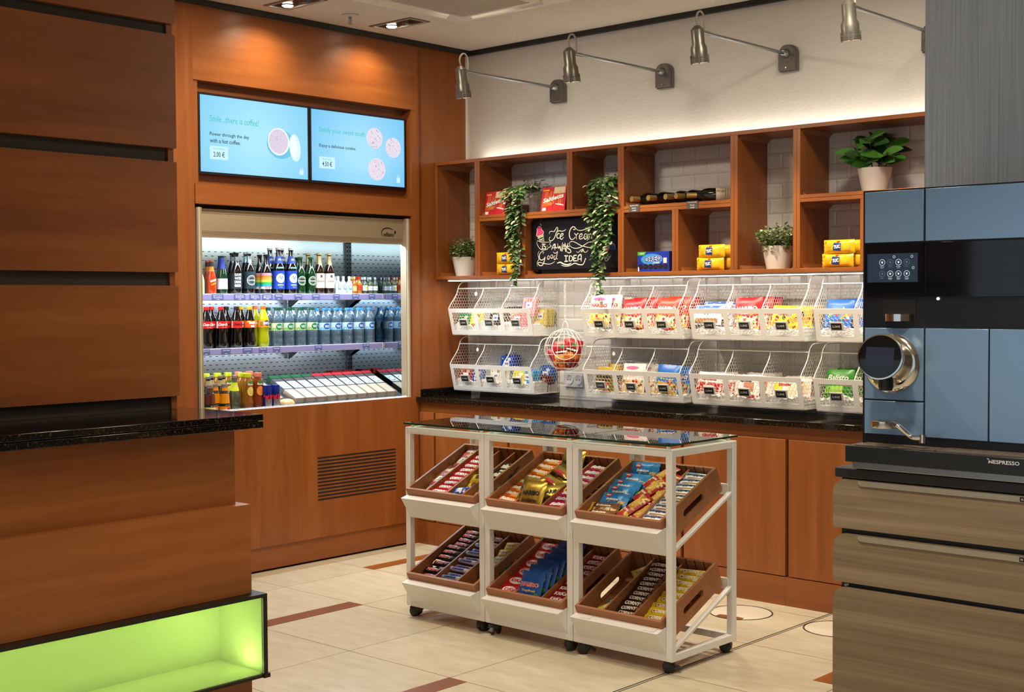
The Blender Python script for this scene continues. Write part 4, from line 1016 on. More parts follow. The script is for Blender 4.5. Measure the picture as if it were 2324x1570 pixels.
PACK = {
 'pouch_white': lambda: pillow('pouch_white', .150, .175, .032, pk('#e6e1d6'), haribo(0, '#c22a1e', '#d44a86', 'Picco-Balla', '#a8b41e', '#e6d24a', edge='#f4f0e8')),
 'pouch_red': lambda: pillow('pouch_red', .155, .175, .034, pk('#b5141c'), haribo(0, '#f1e9e2', None, 'Primavera', '#f1e9e2', '#d9c9b4', edge='#7a0a10')),
 'pouch_orange': lambda: pillow('pouch_orange', .155, .175, .034, pk('#d23a1c'), haribo(0, '#f4ece2', None, 'Happy-Cola', '#f4ece2', '#e3cdb0')),
 'pouch_gold': lambda: pillow('pouch_gold', .150, .160, .03, GOLD, haribo(0, '#15120c', None, 'Goldbären', '#15120c')),
 'pouch_clear': lambda: pillow('pouch_clear', .150, .170, .03, pk('#ddd3c8'), haribo(0, '#c0281e', '#d65a8c', None, '', '#d8b98a', 30)),
 'pouch_blue': lambda: pillow('pouch_blue', .150, .170, .03, pk('#1c63b8'), haribo(0, '#e8e4e0', None, 'Tropi', '#d9d23a', '#c9a24a', 34, edge='#a02028')),
 'wafer_multi': lambda: pillow('wafer_multi', .17, .11, .034, pk('#dfe5ee'), word('knoppers', '#17244f', .8, .26, .1, .15, .05, ex_rect((-.48, .48, .28, .46, '#3463b4'), (-.4, .4, -.42, -.2, '#9a6a3a'))), 'u'),
 'peanut_yellow': lambda: pillow('peanut_yellow', .15, .12, .03, pk('#e2b624'), word('m&m', '#6a3516', .5, .3, .18, 0, .05, both(ex_dots(['#7a3a16', '#3a1c0e', '#c8861e'], 22, .009)), '#efe6d4'), 'u'),
 'choc_blue': lambda: pillow('choc_blue', .145, .14, .03, pk('#2b67bb'), word("m&m's", '#e9e4dc', .66, .22, .08, 0, .06, ex_dots(['#c8281e', '#e0b41e', '#2f8a2f', '#e07a1e', '#8fc4ea'], 20, .009), '#3a1c12', .2)),
 'kids_bar_pack': lambda: pillow('kids_bar_pack', .16, .12, .03, pk('#e8e2da'), word('kinder', '#b0181c', .6, .22, .22, 0, .04, ex_rect((-.48, .48, -.48, .02, '#b21a1e'), (-.2, .2, -.36, -.1, '#d9cbb8')), None), 'u'),
 'kids_stick_pack': lambda: pillow('kids_stick_pack', .15, .15, .028, pk('#e9e4dc'), word('kinder', '#15130f', .5, .12, .3, 0, .04, both(ex_rect((-.1, .3, -.1, .22, '#b8755a'), (-.48, .48, -.48, -.2, '#a8281e'), (-.3, .0, -.3, .05, '#d8d2c8'))))),
 'kids_egg_pack': lambda: pillow('kids_egg_pack', .15, .15, .028, pk('#ece6dc'), word('kinder', '#a8181c', .5, .12, .3, 0, .04, both(ex_rect((-.48, -.1, .1, .34, '#e6d24a'), (-.4, .48, -.46, -.2, '#c0271e'), (.1, .42, -.1, .3, '#efd2b4'))))),
 'bar_pack_green': lambda: pillow('bar_pack_green', .15, .14, .032, pk('#2c7a1f'), word('Balisto', '#eee9d8', .74, .2, .2, .25, .01, ex_rect((-.46, .2, -.36, -.1, '#8fc63a'), (.18, .42, -.1, .1, '#8a5a2e')))),
 'bag_orange': lambda: pillow('bag_orange', .14, .14, .03, pk('#de8a22'), ex_dots(['#8a3a16', '#e8d24a', '#b8281c'], 20, .01, v0=-.4, v1=.4)),
 'bag_cola': lambda: pillow('bag_cola', .14, .14, .03, pk('#7a1218'), ex_dots(['#e6d9c4', '#d23a1c'], 14, .01, v0=-.4, v1=.4)),
 'chips_red': lambda: pillow('chips_red', .155, .175, .05, pk('#a3161c'), word('unchips', '#f1ece4', .62, .13, .0, .15, .05, both(ex_rect((-.36, .36, -.09, .09, '#3a0e12'), (-.05, .16, .16, .34, '#2c7a3a')), ex_dots(['#d8822e', '#e0a04a', '#c8601e'], 16, .02, v0=-.46, v1=-.2)))),
 # single bars lying in the crates
 'bar_orange': lambda: pillow('bar_orange', .125, .04, .018, pk('#e06a16'), word('Balisto', '#f2ede2', .66, .5, .1, .3, .03, ex_rect((-.1, .3, -.4, -.1, '#f0a53a'))), 'u', 3, 12, 5),
 'bar_magenta': lambda: pillow('bar_magenta', .125, .04, .018, pk('#a8124c'), word('Balisto', '#f2ede2', .66, .5, .1, .3, .03, ex_rect((.1, .3, -.4, -.1, '#c86a8c'))), 'u', 4, 12, 5),
 'bar_red': lambda: pillow('bar_red', .125, .036, .017, pk('#c8141c'), word('CORNY', '#f2ece4', .6, .5, .06, .2, .06, ex_rect((.2, .42, -.4, .3, '#d9604a'))), 'u', 5, 12, 5),
 'bar_brown': lambda: pillow('bar_brown', .125, .034, .02, pk('#2c150b'), word('CORNY', '#eadfce', .6, .56, .06, .15, .06, ex_rect((.28, .44, -.36, .2, '#8a5a34'))), 'u', 6, 12, 5),
 'bar_yellow': lambda: pillow('bar_yellow', .13, .036, .018, pk('#e6c422'), word('CORNY', '#f6f0dc', .62, .5, .06, .15, .05, ex_rect((.2, .44, -.4, .1, '#efe3a4'), (-.34, -.22, -.2, .2, '#8a5a2a'))), 'u', 7, 12, 5),
 'bar_mars': lambda: pillow('bar_mars', .12, .034, .021, pk('#130d0b'), word('Mars', '#de5a1e', .64, .56, .0, .3, .03), 'u', 8, 12, 5),
 'bar_kit': lambda: pillow('bar_kit', .125, .065, .016, pk('#c4141c'), word('KitKat', '#c2161c', .5, .3, .06, .25, .03, lambda mb, S, w, h: (mb.disc(S, -w * .04, h * .04, w * .3, h * .3, ink('#efe8e0'), .001, 20), mb.rect(S, w * .18, w * .42, -h * .3, h * .2, ink('#b07a4a'), .0008, 4, 3))), 'u', 9, 12, 6),
 'bar_kitd': lambda: pillow('bar_kitd', .12, .042, .018, pk('#8e0f18'), word('KitKat', '#f0e8e0', .6, .44, .0, .25, .03, ex_rect((.22, .44, -.4, .3, '#6a3a22'))), 'u', 10, 12, 5),
 'bar_knop': lambda: pillow('bar_knop', .125, .05, .02, pk('#e9e8e6'), word('knoppers', '#1a2450', .78, .34, .12, .2, .05, ex_rect((-.4, .0, .3, .46, '#6f9ad8'), (-.3, .3, -.42, -.16, '#a87440'))), 'u', 11, 12, 6),
 'nuts_blue': lambda: pillow('nuts_blue', .14, .075, .028, pk('#1f7cc0'), word('Erdnüsse', '#f2f0ec', .44, .15, -.04, .15, .04, both(ex_dots(['#c9a06a', '#a87a44', '#e0c08a'], 16, .006, v0=-.42, v1=-.12, u0=-.2), lambda mb, S, w, h: (mb.disc(S, -w * .2, h * .22, w * .12, h * .14, ink('#c8281e'), .001, 16), mb.text(S, 'ültje', -w * .2, h * .22, h * .13, ink('#f4f0ea'), w * .16, bold=.03, lift=.0022)))), 'u', 12, 14, 8),
 'nuts_brown': lambda: pillow('nuts_brown', .14, .062, .026, pk('#7a4a1e'), word('Erdnüsse', '#f0e6d0', .5, .18, .14, .15, .04, both(ex_rect((-.5, -.38, -.5, .5, '#e2b02c'), (-.34, -.28, -.4, .4, '#241a40')), ex_dots(['#d8b45a', '#c89a3a', '#e8d49a'], 16, .006, v0=-.42, v1=-.1))), 'u', 13, 14, 8),
 'flips_red': lambda: pillow('flips_red', .06, .16, .028, pk('#b81c20'), both(ex_rect((-.4, .4, -.1, .4, '#d8a44a')), ex_dots(['#e0b45a', '#c88a2e', '#efd89a'], 26, .007, v0=-.1, v1=.42), word('flippies', '#efe2c8', .7, .1, -.2, 0, .03), ex_dots(['#d8c62a'], 4, .009, 3, v0=-.36, v1=-.24)), 'v', 14, 8, 14),
 'kids_long': lambda: pillow('kids_long', .055, .15, .022, pk('#dcd2c6'), both(ex_rect((-.46, .2, .0, .3, '#b8281e'), (-.46, .46, -.44, -.3, '#b8281e')), ex_dots(['#8a3a1e', '#e0b04a', '#2c6a9a', '#b8281c', '#efe8dc'], 20, .006, v0=-.3, v1=.3)), 'v', 15, 8, 14),
 'mini_blue': lambda: pillow('mini_blue', .075, .05, .02, pk('#173f9c'), word('m', '#f0ece4', .3, .5, .0, 0, .06, ex_dots(['#e8e4da', '#2f62c8'], 5, .006, v0=-.4, v1=.4)), 'u', 16),
 'mini_yellow': lambda: pillow('mini_yellow', .075, .05, .02, pk('#e0bc28'), word('m', '#5a2c12', .3, .5, .0, 0, .06), 'u', 17),
 'mini_brown': lambda: pillow('mini_brown', .10, .06, .022, pk('#3a2014'), word("m&m's", '#efe8de', .8, .5, .0, .1, .08), 'u', 18),
 'gum_yellow': lambda: pillow('gum_yellow', .07, .05, .016, pk('#d9cf52'), word('Pulmoll', '#5a5a1e', .5, .2, .0, .1, .02, ex_rect((-.2, .2, -.3, .3, '#efe9c0'))), 'u', 19),
 'gum_green': lambda: pillow('gum_green', .06, .04, .012, pk('#1f9a72'), ex_rect((-.3, .1, -.2, .2, '#e4e0d2')), 'u', 20),
 'stand_gold': lambda: pillow('stand_gold', .125, .125, .03, GOLD, lambda mb, S, w, h: (mb.text(S, 'HARIBO', 0, h * .05, h * .17, ink('#120f0a'), w * .72, bold=.04, lift=.0018), mb.text(S, 'Goldbären', 0, -h * .22, h * .13, ink('#120f0a'), w * .62, bold=.02, lift=.0018)), 'v', 21),
 'stand_blue': lambda: pillow('stand_blue', .125, .125, .028, pk('#15509a'), lambda mb, S, w, h: (mb.text(S, 'HARIBO', 0, h * .02, h * .17, ink('#efe9e4'), w * .76, bold=.08, lift=.0014), mb.text(S, 'HARIBO', 0, h * .02, h * .165, ink('#b8222c'), w * .72, bold=.03, lift=.002), mb.text(S, 'Tropifrutti', 0, -h * .2, h * .11, ink('#d9b44a'), w * .6, bold=.02, lift=.0018, shear=.1), mb.disc(S, w * .34, -h * .34, w * .1, h * .1, ink('#2f8a3a'), .001), mb.rect(S, -w * .46, w * .1, -h * .44, -h * .38, ink('#a82a4a'), .001, 5, 1)), 'v', 22),
 'long_red_gold': lambda: pillow('long_red_gold', .05, .12, .02, GOLD, both(ex_rect((-.46, -.1, -.46, .46, '#b8222a'))), 'v', 23),
}
def tablet(col, acc, word_='', txt='#f2ece4'):
    key = 'tablet_' + col + acc
    if key in _PK: return _PK[key]
    w, h, t = .10, .105, .012; m = pk(col); s = MB(); nn = 5
    for k in range(nn):                                              # ridged sealed pack
        a, c = -w / 2 + w * k / nn, -w / 2 + w * (k + 1) / nn
        s.prism([(a, 0), (a + .003, -t * .5), (c - .003, -t * .5), (c, 0), (c - .003, t * .5), (a + .003, t * .5)], 2, -h / 2 + .006, h / 2 - .006, m)
    s.box(-w / 2 + .001, w / 2 - .001, -.0012, .0012, -h / 2, h / 2, m)
    S = lambda u, v, l: (u, -t * .5 - l, v)
    s.rect(S, -.02, .022, -.01, .024, ink('#eeeae4'), .0005); s.rect(S, -.012, .014, .0, .012, ink('#5a6a9a'), .001)
    s.disc(S, .02, .034, .015, .010, ink(acc), .0008, 12); s.disc(S, -.018, -.03, .018, .012, ink(acc), .0008, 12); s.disc(S, -.032, .036, .008, .006, ink('#8fbf4a'), .0008, 8)
    _PK[key] = s.mesh(key); return _PK[key]
def pkmesh(k): return _PK[k] if k in _PK else PACK[k]()

# ================================================================== WIRE BINS
BW = .663
PROF = [(-.006, 1.590), (-.123, 1.589), (-.148, 1.582), (-.168, 1.566), (-.178, 1.547), (-.191, 1.513), (-.215, 1.482), (-.242, 1.453), (-.262, 1.424)]
POLY = [(-.006, 1.547), (-.178, 1.547), (-.191, 1.513), (-.215, 1.482), (-.242, 1.453), (-.262, 1.424), (-.225, 1.268), (-.006, 1.266)]
def inside(p, poly):
    x, y = p; c = False; n = len(poly)
    for i in range(n):
        x1, y1 = poly[i]; x2, y2 = poly[i - 1]
        if (y1 > y) != (y2 > y) and x < (x2 - x1) * (y - y1) / (y2 - y1) + x1: c = not c
    return c
def hexnet(mb, poly, f, r=.0011, w=.0215, rp=.0178, m=None):
    m = m or WIREW
    x0 = min(p[0] for p in poly); x1 = max(p[0] for p in poly); y0 = min(p[1] for p in poly); y1 = max(p[1] for p in poly)
    hh = rp * .36                                                   # half of the upright sides
    for j in range(int((y1 - y0) / rp) + 3):
        for i in range(int((x1 - x0) / w) + 3):
            cx = x0 + i * w + (w / 2 if j % 2 else 0); cy = y0 + j * rp
            top = rp - hh
            for a, c in (((cx - w / 2, cy - hh), (cx - w / 2, cy + hh)), ((cx - w / 2, cy + hh), (cx, cy + top)), ((cx, cy + top), (cx + w / 2, cy + hh))):
                if inside(((a[0] + c[0]) / 2, (a[1] + c[1]) / 2), poly): mb.bar(f(*a), f(*c), r, m, 3)
DV = Vector((0, .037, -.156)).normalized(); NV = Vector((0, -.156, -.037)).normalized()
def FS(u, v, l): return tuple(Vector((u, -.262, 1.424)) + DV * v + NV * l)
WIN = [(.026, .206), (.236, .420), (.450, .636)]
def make_bin_meshes():
    pn = MB(); HF = .1603
    def slab(u0, u1, v0, v1):
        i = pn.add([FS(u, v, l) for l in (0, .0025) for u, v in ((u0, v0), (u1, v0), (u1, v1), (u0, v1))])
        for q_ in ((0, 1, 2, 3), (7, 6, 5, 4), (0, 4, 5, 1), (1, 5, 6, 2), (2, 6, 7, 3), (3, 7, 4, 0)): pn.face([i + k for k in q_], WHITE)
    slab(0, BW, 0, .026); slab(0, BW, .136, HF)
    xs = [0, *[v for wn in WIN for v in wn], BW]
    for k in range(0, 8, 2): slab(xs[k], xs[k + 1], .026, .136)
    wf = MB(); r = .0028
    for x in (.003, BW - .003): wf.tube([(x, y, z) for y, z in PROF], r, 6, WIREW)
    for x in (.221, .442): wf.tube([(x, y, z) for y, z in PROF[4:]], r, 6, WIREW)
    wf.tube([(.0, -.178, 1.547), (BW, -.178, 1.547)], r, 6, WIREW)
    for z in (1.268, 1.547): wf.tube([(.0, -.006, z), (BW, -.006, z)], r * .8, 5, WIREW)
    for x in (.003, BW - .003, .221, .442):
        wf.tube([(x, -.225, 1.268), (x, -.006, 1.266)], r * .8, 5, WIREW); wf.tube([(x, -.006, 1.266), (x, -.006, 1.590)], r * .8, 5, WIREW)
    wf.box(.0, BW, -.004, -.001, 1.585, 1.592, WIREW) if False else None
    for x in (.13, .53): wf.box(x - .018, x + .018, -.0035, -.0005, 1.55, 1.6, mat('wall_bracket_plate', '#b9b7b2', .4))
    nt = MB()
    for x in (.003, BW - .003, .221, .442): hexnet(nt, POLY, lambda a, c, x=x: (x, a, c))
    hexnet(nt, [(0, 1.268), (BW, 1.268), (BW, 1.547), (0, 1.547)], lambda a, c: (a, -.006, c))
    for u0, u1 in WIN: hexnet(nt, [(u0, .024), (u1, .024), (u1, .138), (u0, .138)], lambda a, c: FS(a, c, -.001))
    bt = MB().box(.0, BW, -.225, -.004, 1.262, 1.2645, WIREW)
    hx = MB().prism([(.16 + .011 * math.sin(k * PI / 3), 1.513 + .013 * math.cos(k * PI / 3)) for k in range(6)], 1, -.183, -.181, WHITE).bar((.16, -.18, 1.526), (.16, -.178, 1.549), .0008, WIREW)
    return pn.mesh('bin_front'), wf.mesh('bin_frame'), nt.mesh('bin_net', fix=False), bt.mesh('bin_floor'), hx.mesh('bin_tag')
BINM = make_bin_meshes()
_TG = {}
TAGF, TAGB = mat('grey_tag_frame', '#c6c6c0', .4), mat('black_tag_face', '#121313', .3)
def tag_mesh(price):
    if price in _TG: return _TG[price]
    s = MB(); w, h = .034, .0215
    def bx(u, v, l0, l1, m):
        i = s.add([(a, -l, c) for l in (l0, l1) for a, c in ((-u, -v), (u, -v), (u, v), (-u, v))])
        for q_ in ((0, 1, 2, 3), (7, 6, 5, 4), (0, 4, 5, 1), (1, 5, 6, 2), (2, 6, 7, 3), (3, 7, 4, 0)): s.face([i + k for k in q_], m)
    bx(w, h, 0, .009, TAGF); bx(w - .006, h - .0055, .009, .0095, TAGB)
    S = lambda u, v, l: (u, -.0095 - l, v)
    s.text(S, price, 0, 0, .0135, ink('#e9e7e0'), .042, bold=.0, lift=.0008, shear=.12)
    _TG[price] = s.mesh('price_tag'); return _TG[price]
GRB = 'white wire bins on the tiled wall'
def filler(x, dz, label, seed, hs):
    q = random.Random(seed); s = MB(); nx, ny = 66, 20; ph = [q.random() * 6.28 for _ in range(8)]
    def top(u, v):
        k = min(2, int(u / .2213)); hgt = hs[k]
        return 1.27 + .012 + hgt * (.8 + .3 * math.sin(u * 31 + ph[0]) * math.sin(v * 26 + ph[1])) + .006 * math.sin(u * 160 + ph[2] + v * 90) * math.sin(v * 170 + ph[3]) + .007 * q.random()
    i = len(s.v)
    for b_ in range(ny + 1):
        for a in range(nx + 1):
            u = .006 + (BW - .012) * a / nx; v = -.222 + .21 * b_ / ny
            z = top(u, v)
            if b_ == 0: v += .004 * q.random()
            s.v.append((u, v, z))
    j = len(s.v)
    for a in range(nx + 1): s.v.append((.006 + (BW - .012) * a / nx, -.219 + .004 * q.random(), 1.2655))
    for b_ in range(ny):
        for a in range(nx):
            k = i + b_ * (nx + 1) + a; s.face([k, k + 1, k + nx + 2, k + nx + 1], CRINKLE, True)
    for a in range(nx): s.face([i + a, j + a, j + a + 1, i + a + 1], CRINKLE, True)
    for side in (0, nx):                                             # closed sides
        jj = [s.add([(s.v[i + b_ * (nx + 1) + side][0], s.v[i + b_ * (nx + 1) + side][1], 1.2655)]) for b_ in range(ny + 1)]
        for b_ in range(ny): s.face([i + b_ * (nx + 1) + side, jj[b_], jj[b_ + 1], i + (b_ + 1) * (nx + 1) + side], CRINKLE, True)
    return obj('packing_paper', s.mesh('packing_paper'), None, label, 'packing paper', 'crumpled paper lining the wire bins', 'stuff', mx=T(x, 0, dz))
SEC = ['fridge-side part', 'middle part', 'machine-side part']
FRO = lambda k, n: '' if n == 1 else (f'{ORD[k]} from front, ')
def wire_bin(x, dz, name, prices, contents, hs, seed, tagz=True):
    t = thing('wire_bin', (x, 0, dz), f'white wire bin with price tags, {name} counted from the wooden wall', 'wire bin', GRB)
    for n, me in zip(('front_panel', 'frame', 'wire_netting', 'floor_sheet'), BINM): obj(n, me, t)
    if tagz: obj('hanging_tag', BINM[4], t)
    for k, p in enumerate(prices):
        u = (WIN[k][0] + WIN[k][1]) / 2 + .004; v = .085
        tl = math.atan2(.037, .156); mx = T(*FS(u, v, .0035), 0, tl + R(4))
        obj('price_tag', tag_mesh(p), t, mx=mx)
    filler(x, dz, f'crumpled white paper lining the {name}', seed, hs)
    cnt = {}
    tot = {}
    for (sec, key, n, *_r) in contents: tot[(sec, key)] = tot.get((sec, key), 0) + n
    for (sec, key, n, xo, y0, dy, top, tilt, desc, nm, cat) in contents:
        me = key if not isinstance(key, str) else pkmesh(key)
        bb = [v.co.z for v in me.vertices]; h = max(bb) - min(bb)
        for k in range(n):
            c = cnt.get((sec, key), 0); cnt[(sec, key)] = c + 1
            cx = x + .1105 + sec * .221 + xo + (.022 * (1 if k % 2 else -1) if nm == 'snack_bag' else 0) + rnd.uniform(-.004, .004); jt = rnd.uniform(-.006, .006)
            mx = T(cx, y0 + dy * k, 1.424 + dz + top - h / 2 + jt, rnd.uniform(-.06, .06), R(-tilt) + rnd.uniform(-.03, .03), rnd.uniform(-.05, .05))
            obj(nm, me, None, f'{desc}, {FRO(c, tot[(sec, key)])}{SEC[sec]} of {name}', cat, f'{desc}s in the wire bins', mx=mx)
TB = lambda *a: tablet(*a)
def tabs(sec, col, acc, n, xo, y0, dy, top, tilt, desc): return (sec, TB(col, acc), n, xo, y0, dy, top, tilt, desc, 'chocolate_bar', 'chocolate bar')
def bags(sec, key, n, xo, y0, dy, top, tilt, desc): return (sec, key, n, xo, y0, dy, top, tilt, desc, 'snack_bag', 'snack bag')
UP = ['upper bin beside the wood', 'upper bin right of the ball', 'upper third bin', 'upper bin by the machine']
wire_bin(.086, 0, 'first upper bin', ['3,00€', '3,00€', '3,00€'],
    [tabs(0, '#1f7a4a', '#d8c8a0', 2, -.045, -.195, .014, -.03, 10, 'green chocolate bar'), tabs(0, '#dcc63a', '#8a5a2e', 2, .052, -.185, .014, -.022, 12, 'yellow chocolate bar'),
     tabs(1, '#2c1c18', '#6a4a3a', 5, .0, -.19, .015, -.012, 8, 'dark chocolate bar'), tabs(1, '#2c1c18', '#6a4a3a', 4, .04, -.11, .015, .012, 8, 'dark chocolate bar'),
     tabs(2, '#d8808a', '#b8654a', 3, -.04, -.195, .013, -.015, 8, 'pink chocolate bar'), tabs(2, '#d8808a', '#b8654a', 2, .015, -.15, .014, .068, 12, 'pink chocolate bar'), tabs(2, '#d9c45a', '#e8dcae', 6, .055, -.1, .014, -.005, 4, 'pale yellow chocolate bar')],
    (.05, .06, .045), 11)
wire_bin(1.138, 0, 'second upper bin', ['3,00€', '3,00€', '3,00€'],
    [bags(0, 'pouch_white', 4, -.01, -.19, .04, .075, 10, 'white gummy pouch'), bags(1, 'pouch_red', 4, .0, -.185, .04, .06, 14, 'red gummy pouch'), bags(2, 'pouch_orange', 4, .005, -.185, .04, .062, 14, 'orange gummy pouch')], (.03, .035, .035), 12, False)
wire_bin(1.868, 0, 'third upper bin', ['2,00€', '3,00€', '3,00€'],
    [bags(0, 'wafer_multi', 2, -.015, -.19, .05, .02, 20, 'blue and white wafer pack'), bags(0, 'wafer_multi', 2, .01, -.16, .05, .04, 35, 'blue and white wafer pack'), bags(1, 'pouch_red', 4, .0, -.185, .04, .058, 14, 'red gummy pouch'), bags(2, 'peanut_yellow', 4, .005, -.185, .045, .012, 14, 'yellow peanut pack')], (.05, .05, .055), 13, False)
wire_bin(2.599, 0, 'fourth upper bin', ['2,00€', '2,00€', '3,00€'],
    [bags(0, 'choc_blue', 3, .01, -.185, .05, .045, 14, 'blue chocolate pack'), bags(1, 'bag_cola', 3, -.01, -.185, .05, .02, 14, 'dark red bag')], (.05, .05, .05), 14, False)
LZ = -.340
wire_bin(.096, LZ, 'first lower bin', ['3,00€', '3,00€', '3,00€'],
    [tabs(0, '#9a2a3a', '#c8a48a', 2, -.045, -.19, .014, -.022, 10, 'wine red chocolate bar'), tabs(0, '#2a4aa0', '#c8a48a', 2, .05, -.185, .014, -.03, 10, 'navy chocolate bar'),
     tabs(1, '#e0dbd2', '#a8784e', 6, .0, -.195, .013, -.018, 8, 'white chocolate bar'), tabs(1, '#1e46b4', '#dfe4ee', 6, .0, -.1, .013, .055, 6, 'royal blue chocolate bar'),
     tabs(2, '#d8c24a', '#efe4b4', 2, -.045, -.19, .014, -.03, 10, 'yellow chocolate bar'), tabs(2, '#2f86b8', '#e0e6ea', 4, .02, -.185, .016, -.025, 10, 'light blue chocolate bar'), tabs(2, '#7a2c1e', '#c89a7a', 5, .055, -.1, .014, -.06, 4, 'brown chocolate bar'), tabs(2, '#1f5aa8', '#dfe4ee', 3, .05, -.03, -.012, -.005, 4, 'blue chocolate bar')], (.05, .05, .05), 15)
wire_bin(1.148, LZ, 'second lower bin', ['3,00€', '3,00€', '3,00€'],
    [bags(0, 'pouch_gold', 3, .02, -.185, .05, .02, 12, 'gold gummy pouch'), bags(1, 'pouch_clear', 3, -.005, -.185, .05, .04, 12, 'clear gummy pouch'), bags(2, 'pouch_blue', 3, .0, -.185, .05, .035, 12, 'blue gummy pouch')], (.02, .02, .02), 16)
wire_bin(1.868, LZ, 'third lower bin', ['2,00€', '2,00€', '2,50€'],
    [bags(0, 'kids_bar_pack', 4, .0, -.185, .045, .004, 16, 'red and white bar pack'), bags(1, 'kids_stick_pack', 4, .0, -.185, .045, .006, 14, 'white chocolate stick pack'), bags(2, 'kids_egg_pack', 4, .0, -.185, .045, -.004, 12, 'white and yellow sweet pack')], (.04, .03, .045), 17, False)
wire_bin(2.599, LZ, 'fourth lower bin', ['2,00€', '2,00€', '2,00€'],
    [bags(0, 'bar_pack_green', 3, .012, -.185, .05, .05, 14, 'green bar pack'), bags(1, 'bag_orange', 3, -.01, -.185, .05, .0, 14, 'orange bag')], (.06, .05, .05), 18, False)

# hanging ball basket -----------------------------------------------------
bc = Vector((.939, -.163, 1.186)); br_ = .121
t = thing('ball_basket', tuple(bc), 'round white wire ball basket hanging on a chain, filled with red chip bags', 'basket')
s = MB()
for k in range(10):
    a = PI * k / 10; P = []
    for j in range(33):
        th = 2 * PI * j / 32
        P.append(bc + Vector((math.sin(th) * math.cos(a), math.sin(th) * math.sin(a), math.cos(th))) * br_)
    if 5 <= k <= 7 and False: continue
    s.tube(P[:-1], .0012, 4, WIREW, closed=True)
for lat in (-60, -36, -12, 12, 36, 62):
    rr = br_ * math.cos(R(lat)); z = br_ * math.sin(R(lat))
    s.tube([bc + Vector((rr * math.cos(x), rr * math.sin(x), z)) for x in [2 * PI * j / 36 for j in range(36)]], .0012, 4, WIREW, closed=True)
part(t, 'wire_ball', s)
fd = Vector((.62, -.76, .2)).normalized(); fu = fd.cross(Vector((0, 0, 1))).normalized(); fv = fu.cross(fd)
part(t, 'opening_ring', MB().tube([bc + fd * br_ * .80 + (fu * math.cos(x) + fv * math.sin(x)) * br_ * .61 for x in [2 * PI * j / 40 for j in range(40)]], .0024, 6, WIREW, closed=True))
s = MB().tube([bc + Vector((math.cos(x) * .021, 0, br_ + math.sin(x) * .042)) for x in [PI * j / 16 for j in range(17)]], .0022, 6, WIREW); part(t, 'hook', s)
s = MB(); zz = bc.z + br_ + .038; k = 0
while zz < 1.592:
    P = []
    for j in range(14):
        x = 2 * PI * j / 14; P.append((bc.x + (.0055 * math.cos(x) if k % 2 == 0 else 0), bc.y + (.0055 * math.cos(x) if k % 2 else 0), zz + .010 + .0115 * math.sin(x)))
    s.tube(P, .0013, 5, WIREW, closed=True); zz += .0175; k += 1
part(t, 'chain', s)
for k, (dx, dy, dz, rz, ry, w_) in enumerate(((.005, -.035, -.012, .5, -.12, 'at the front, bottom crossed by the ring'), (.05, .0, .0, .75, .25, 'leaning towards the sockets side'), (-.05, .005, -.035, .4, -.55, 'leaning towards the fridge side'), (.0, .04, -.02, .5, .1, 'at the back'), (.01, -.005, -.055, .55, 1.35, 'lying flat at the bottom'))):
    o = obj('chip_bag', pkmesh('chips_red'), None, f'red chip bag in the ball basket, {w_}', 'chip bag', 'red chip bags in the ball basket', mx=T(bc.x + dx, bc.y + dy, bc.z + dz, rz, -.1 if k < 4 else -.3, ry) @ Matrix.Scale(.71, 4))

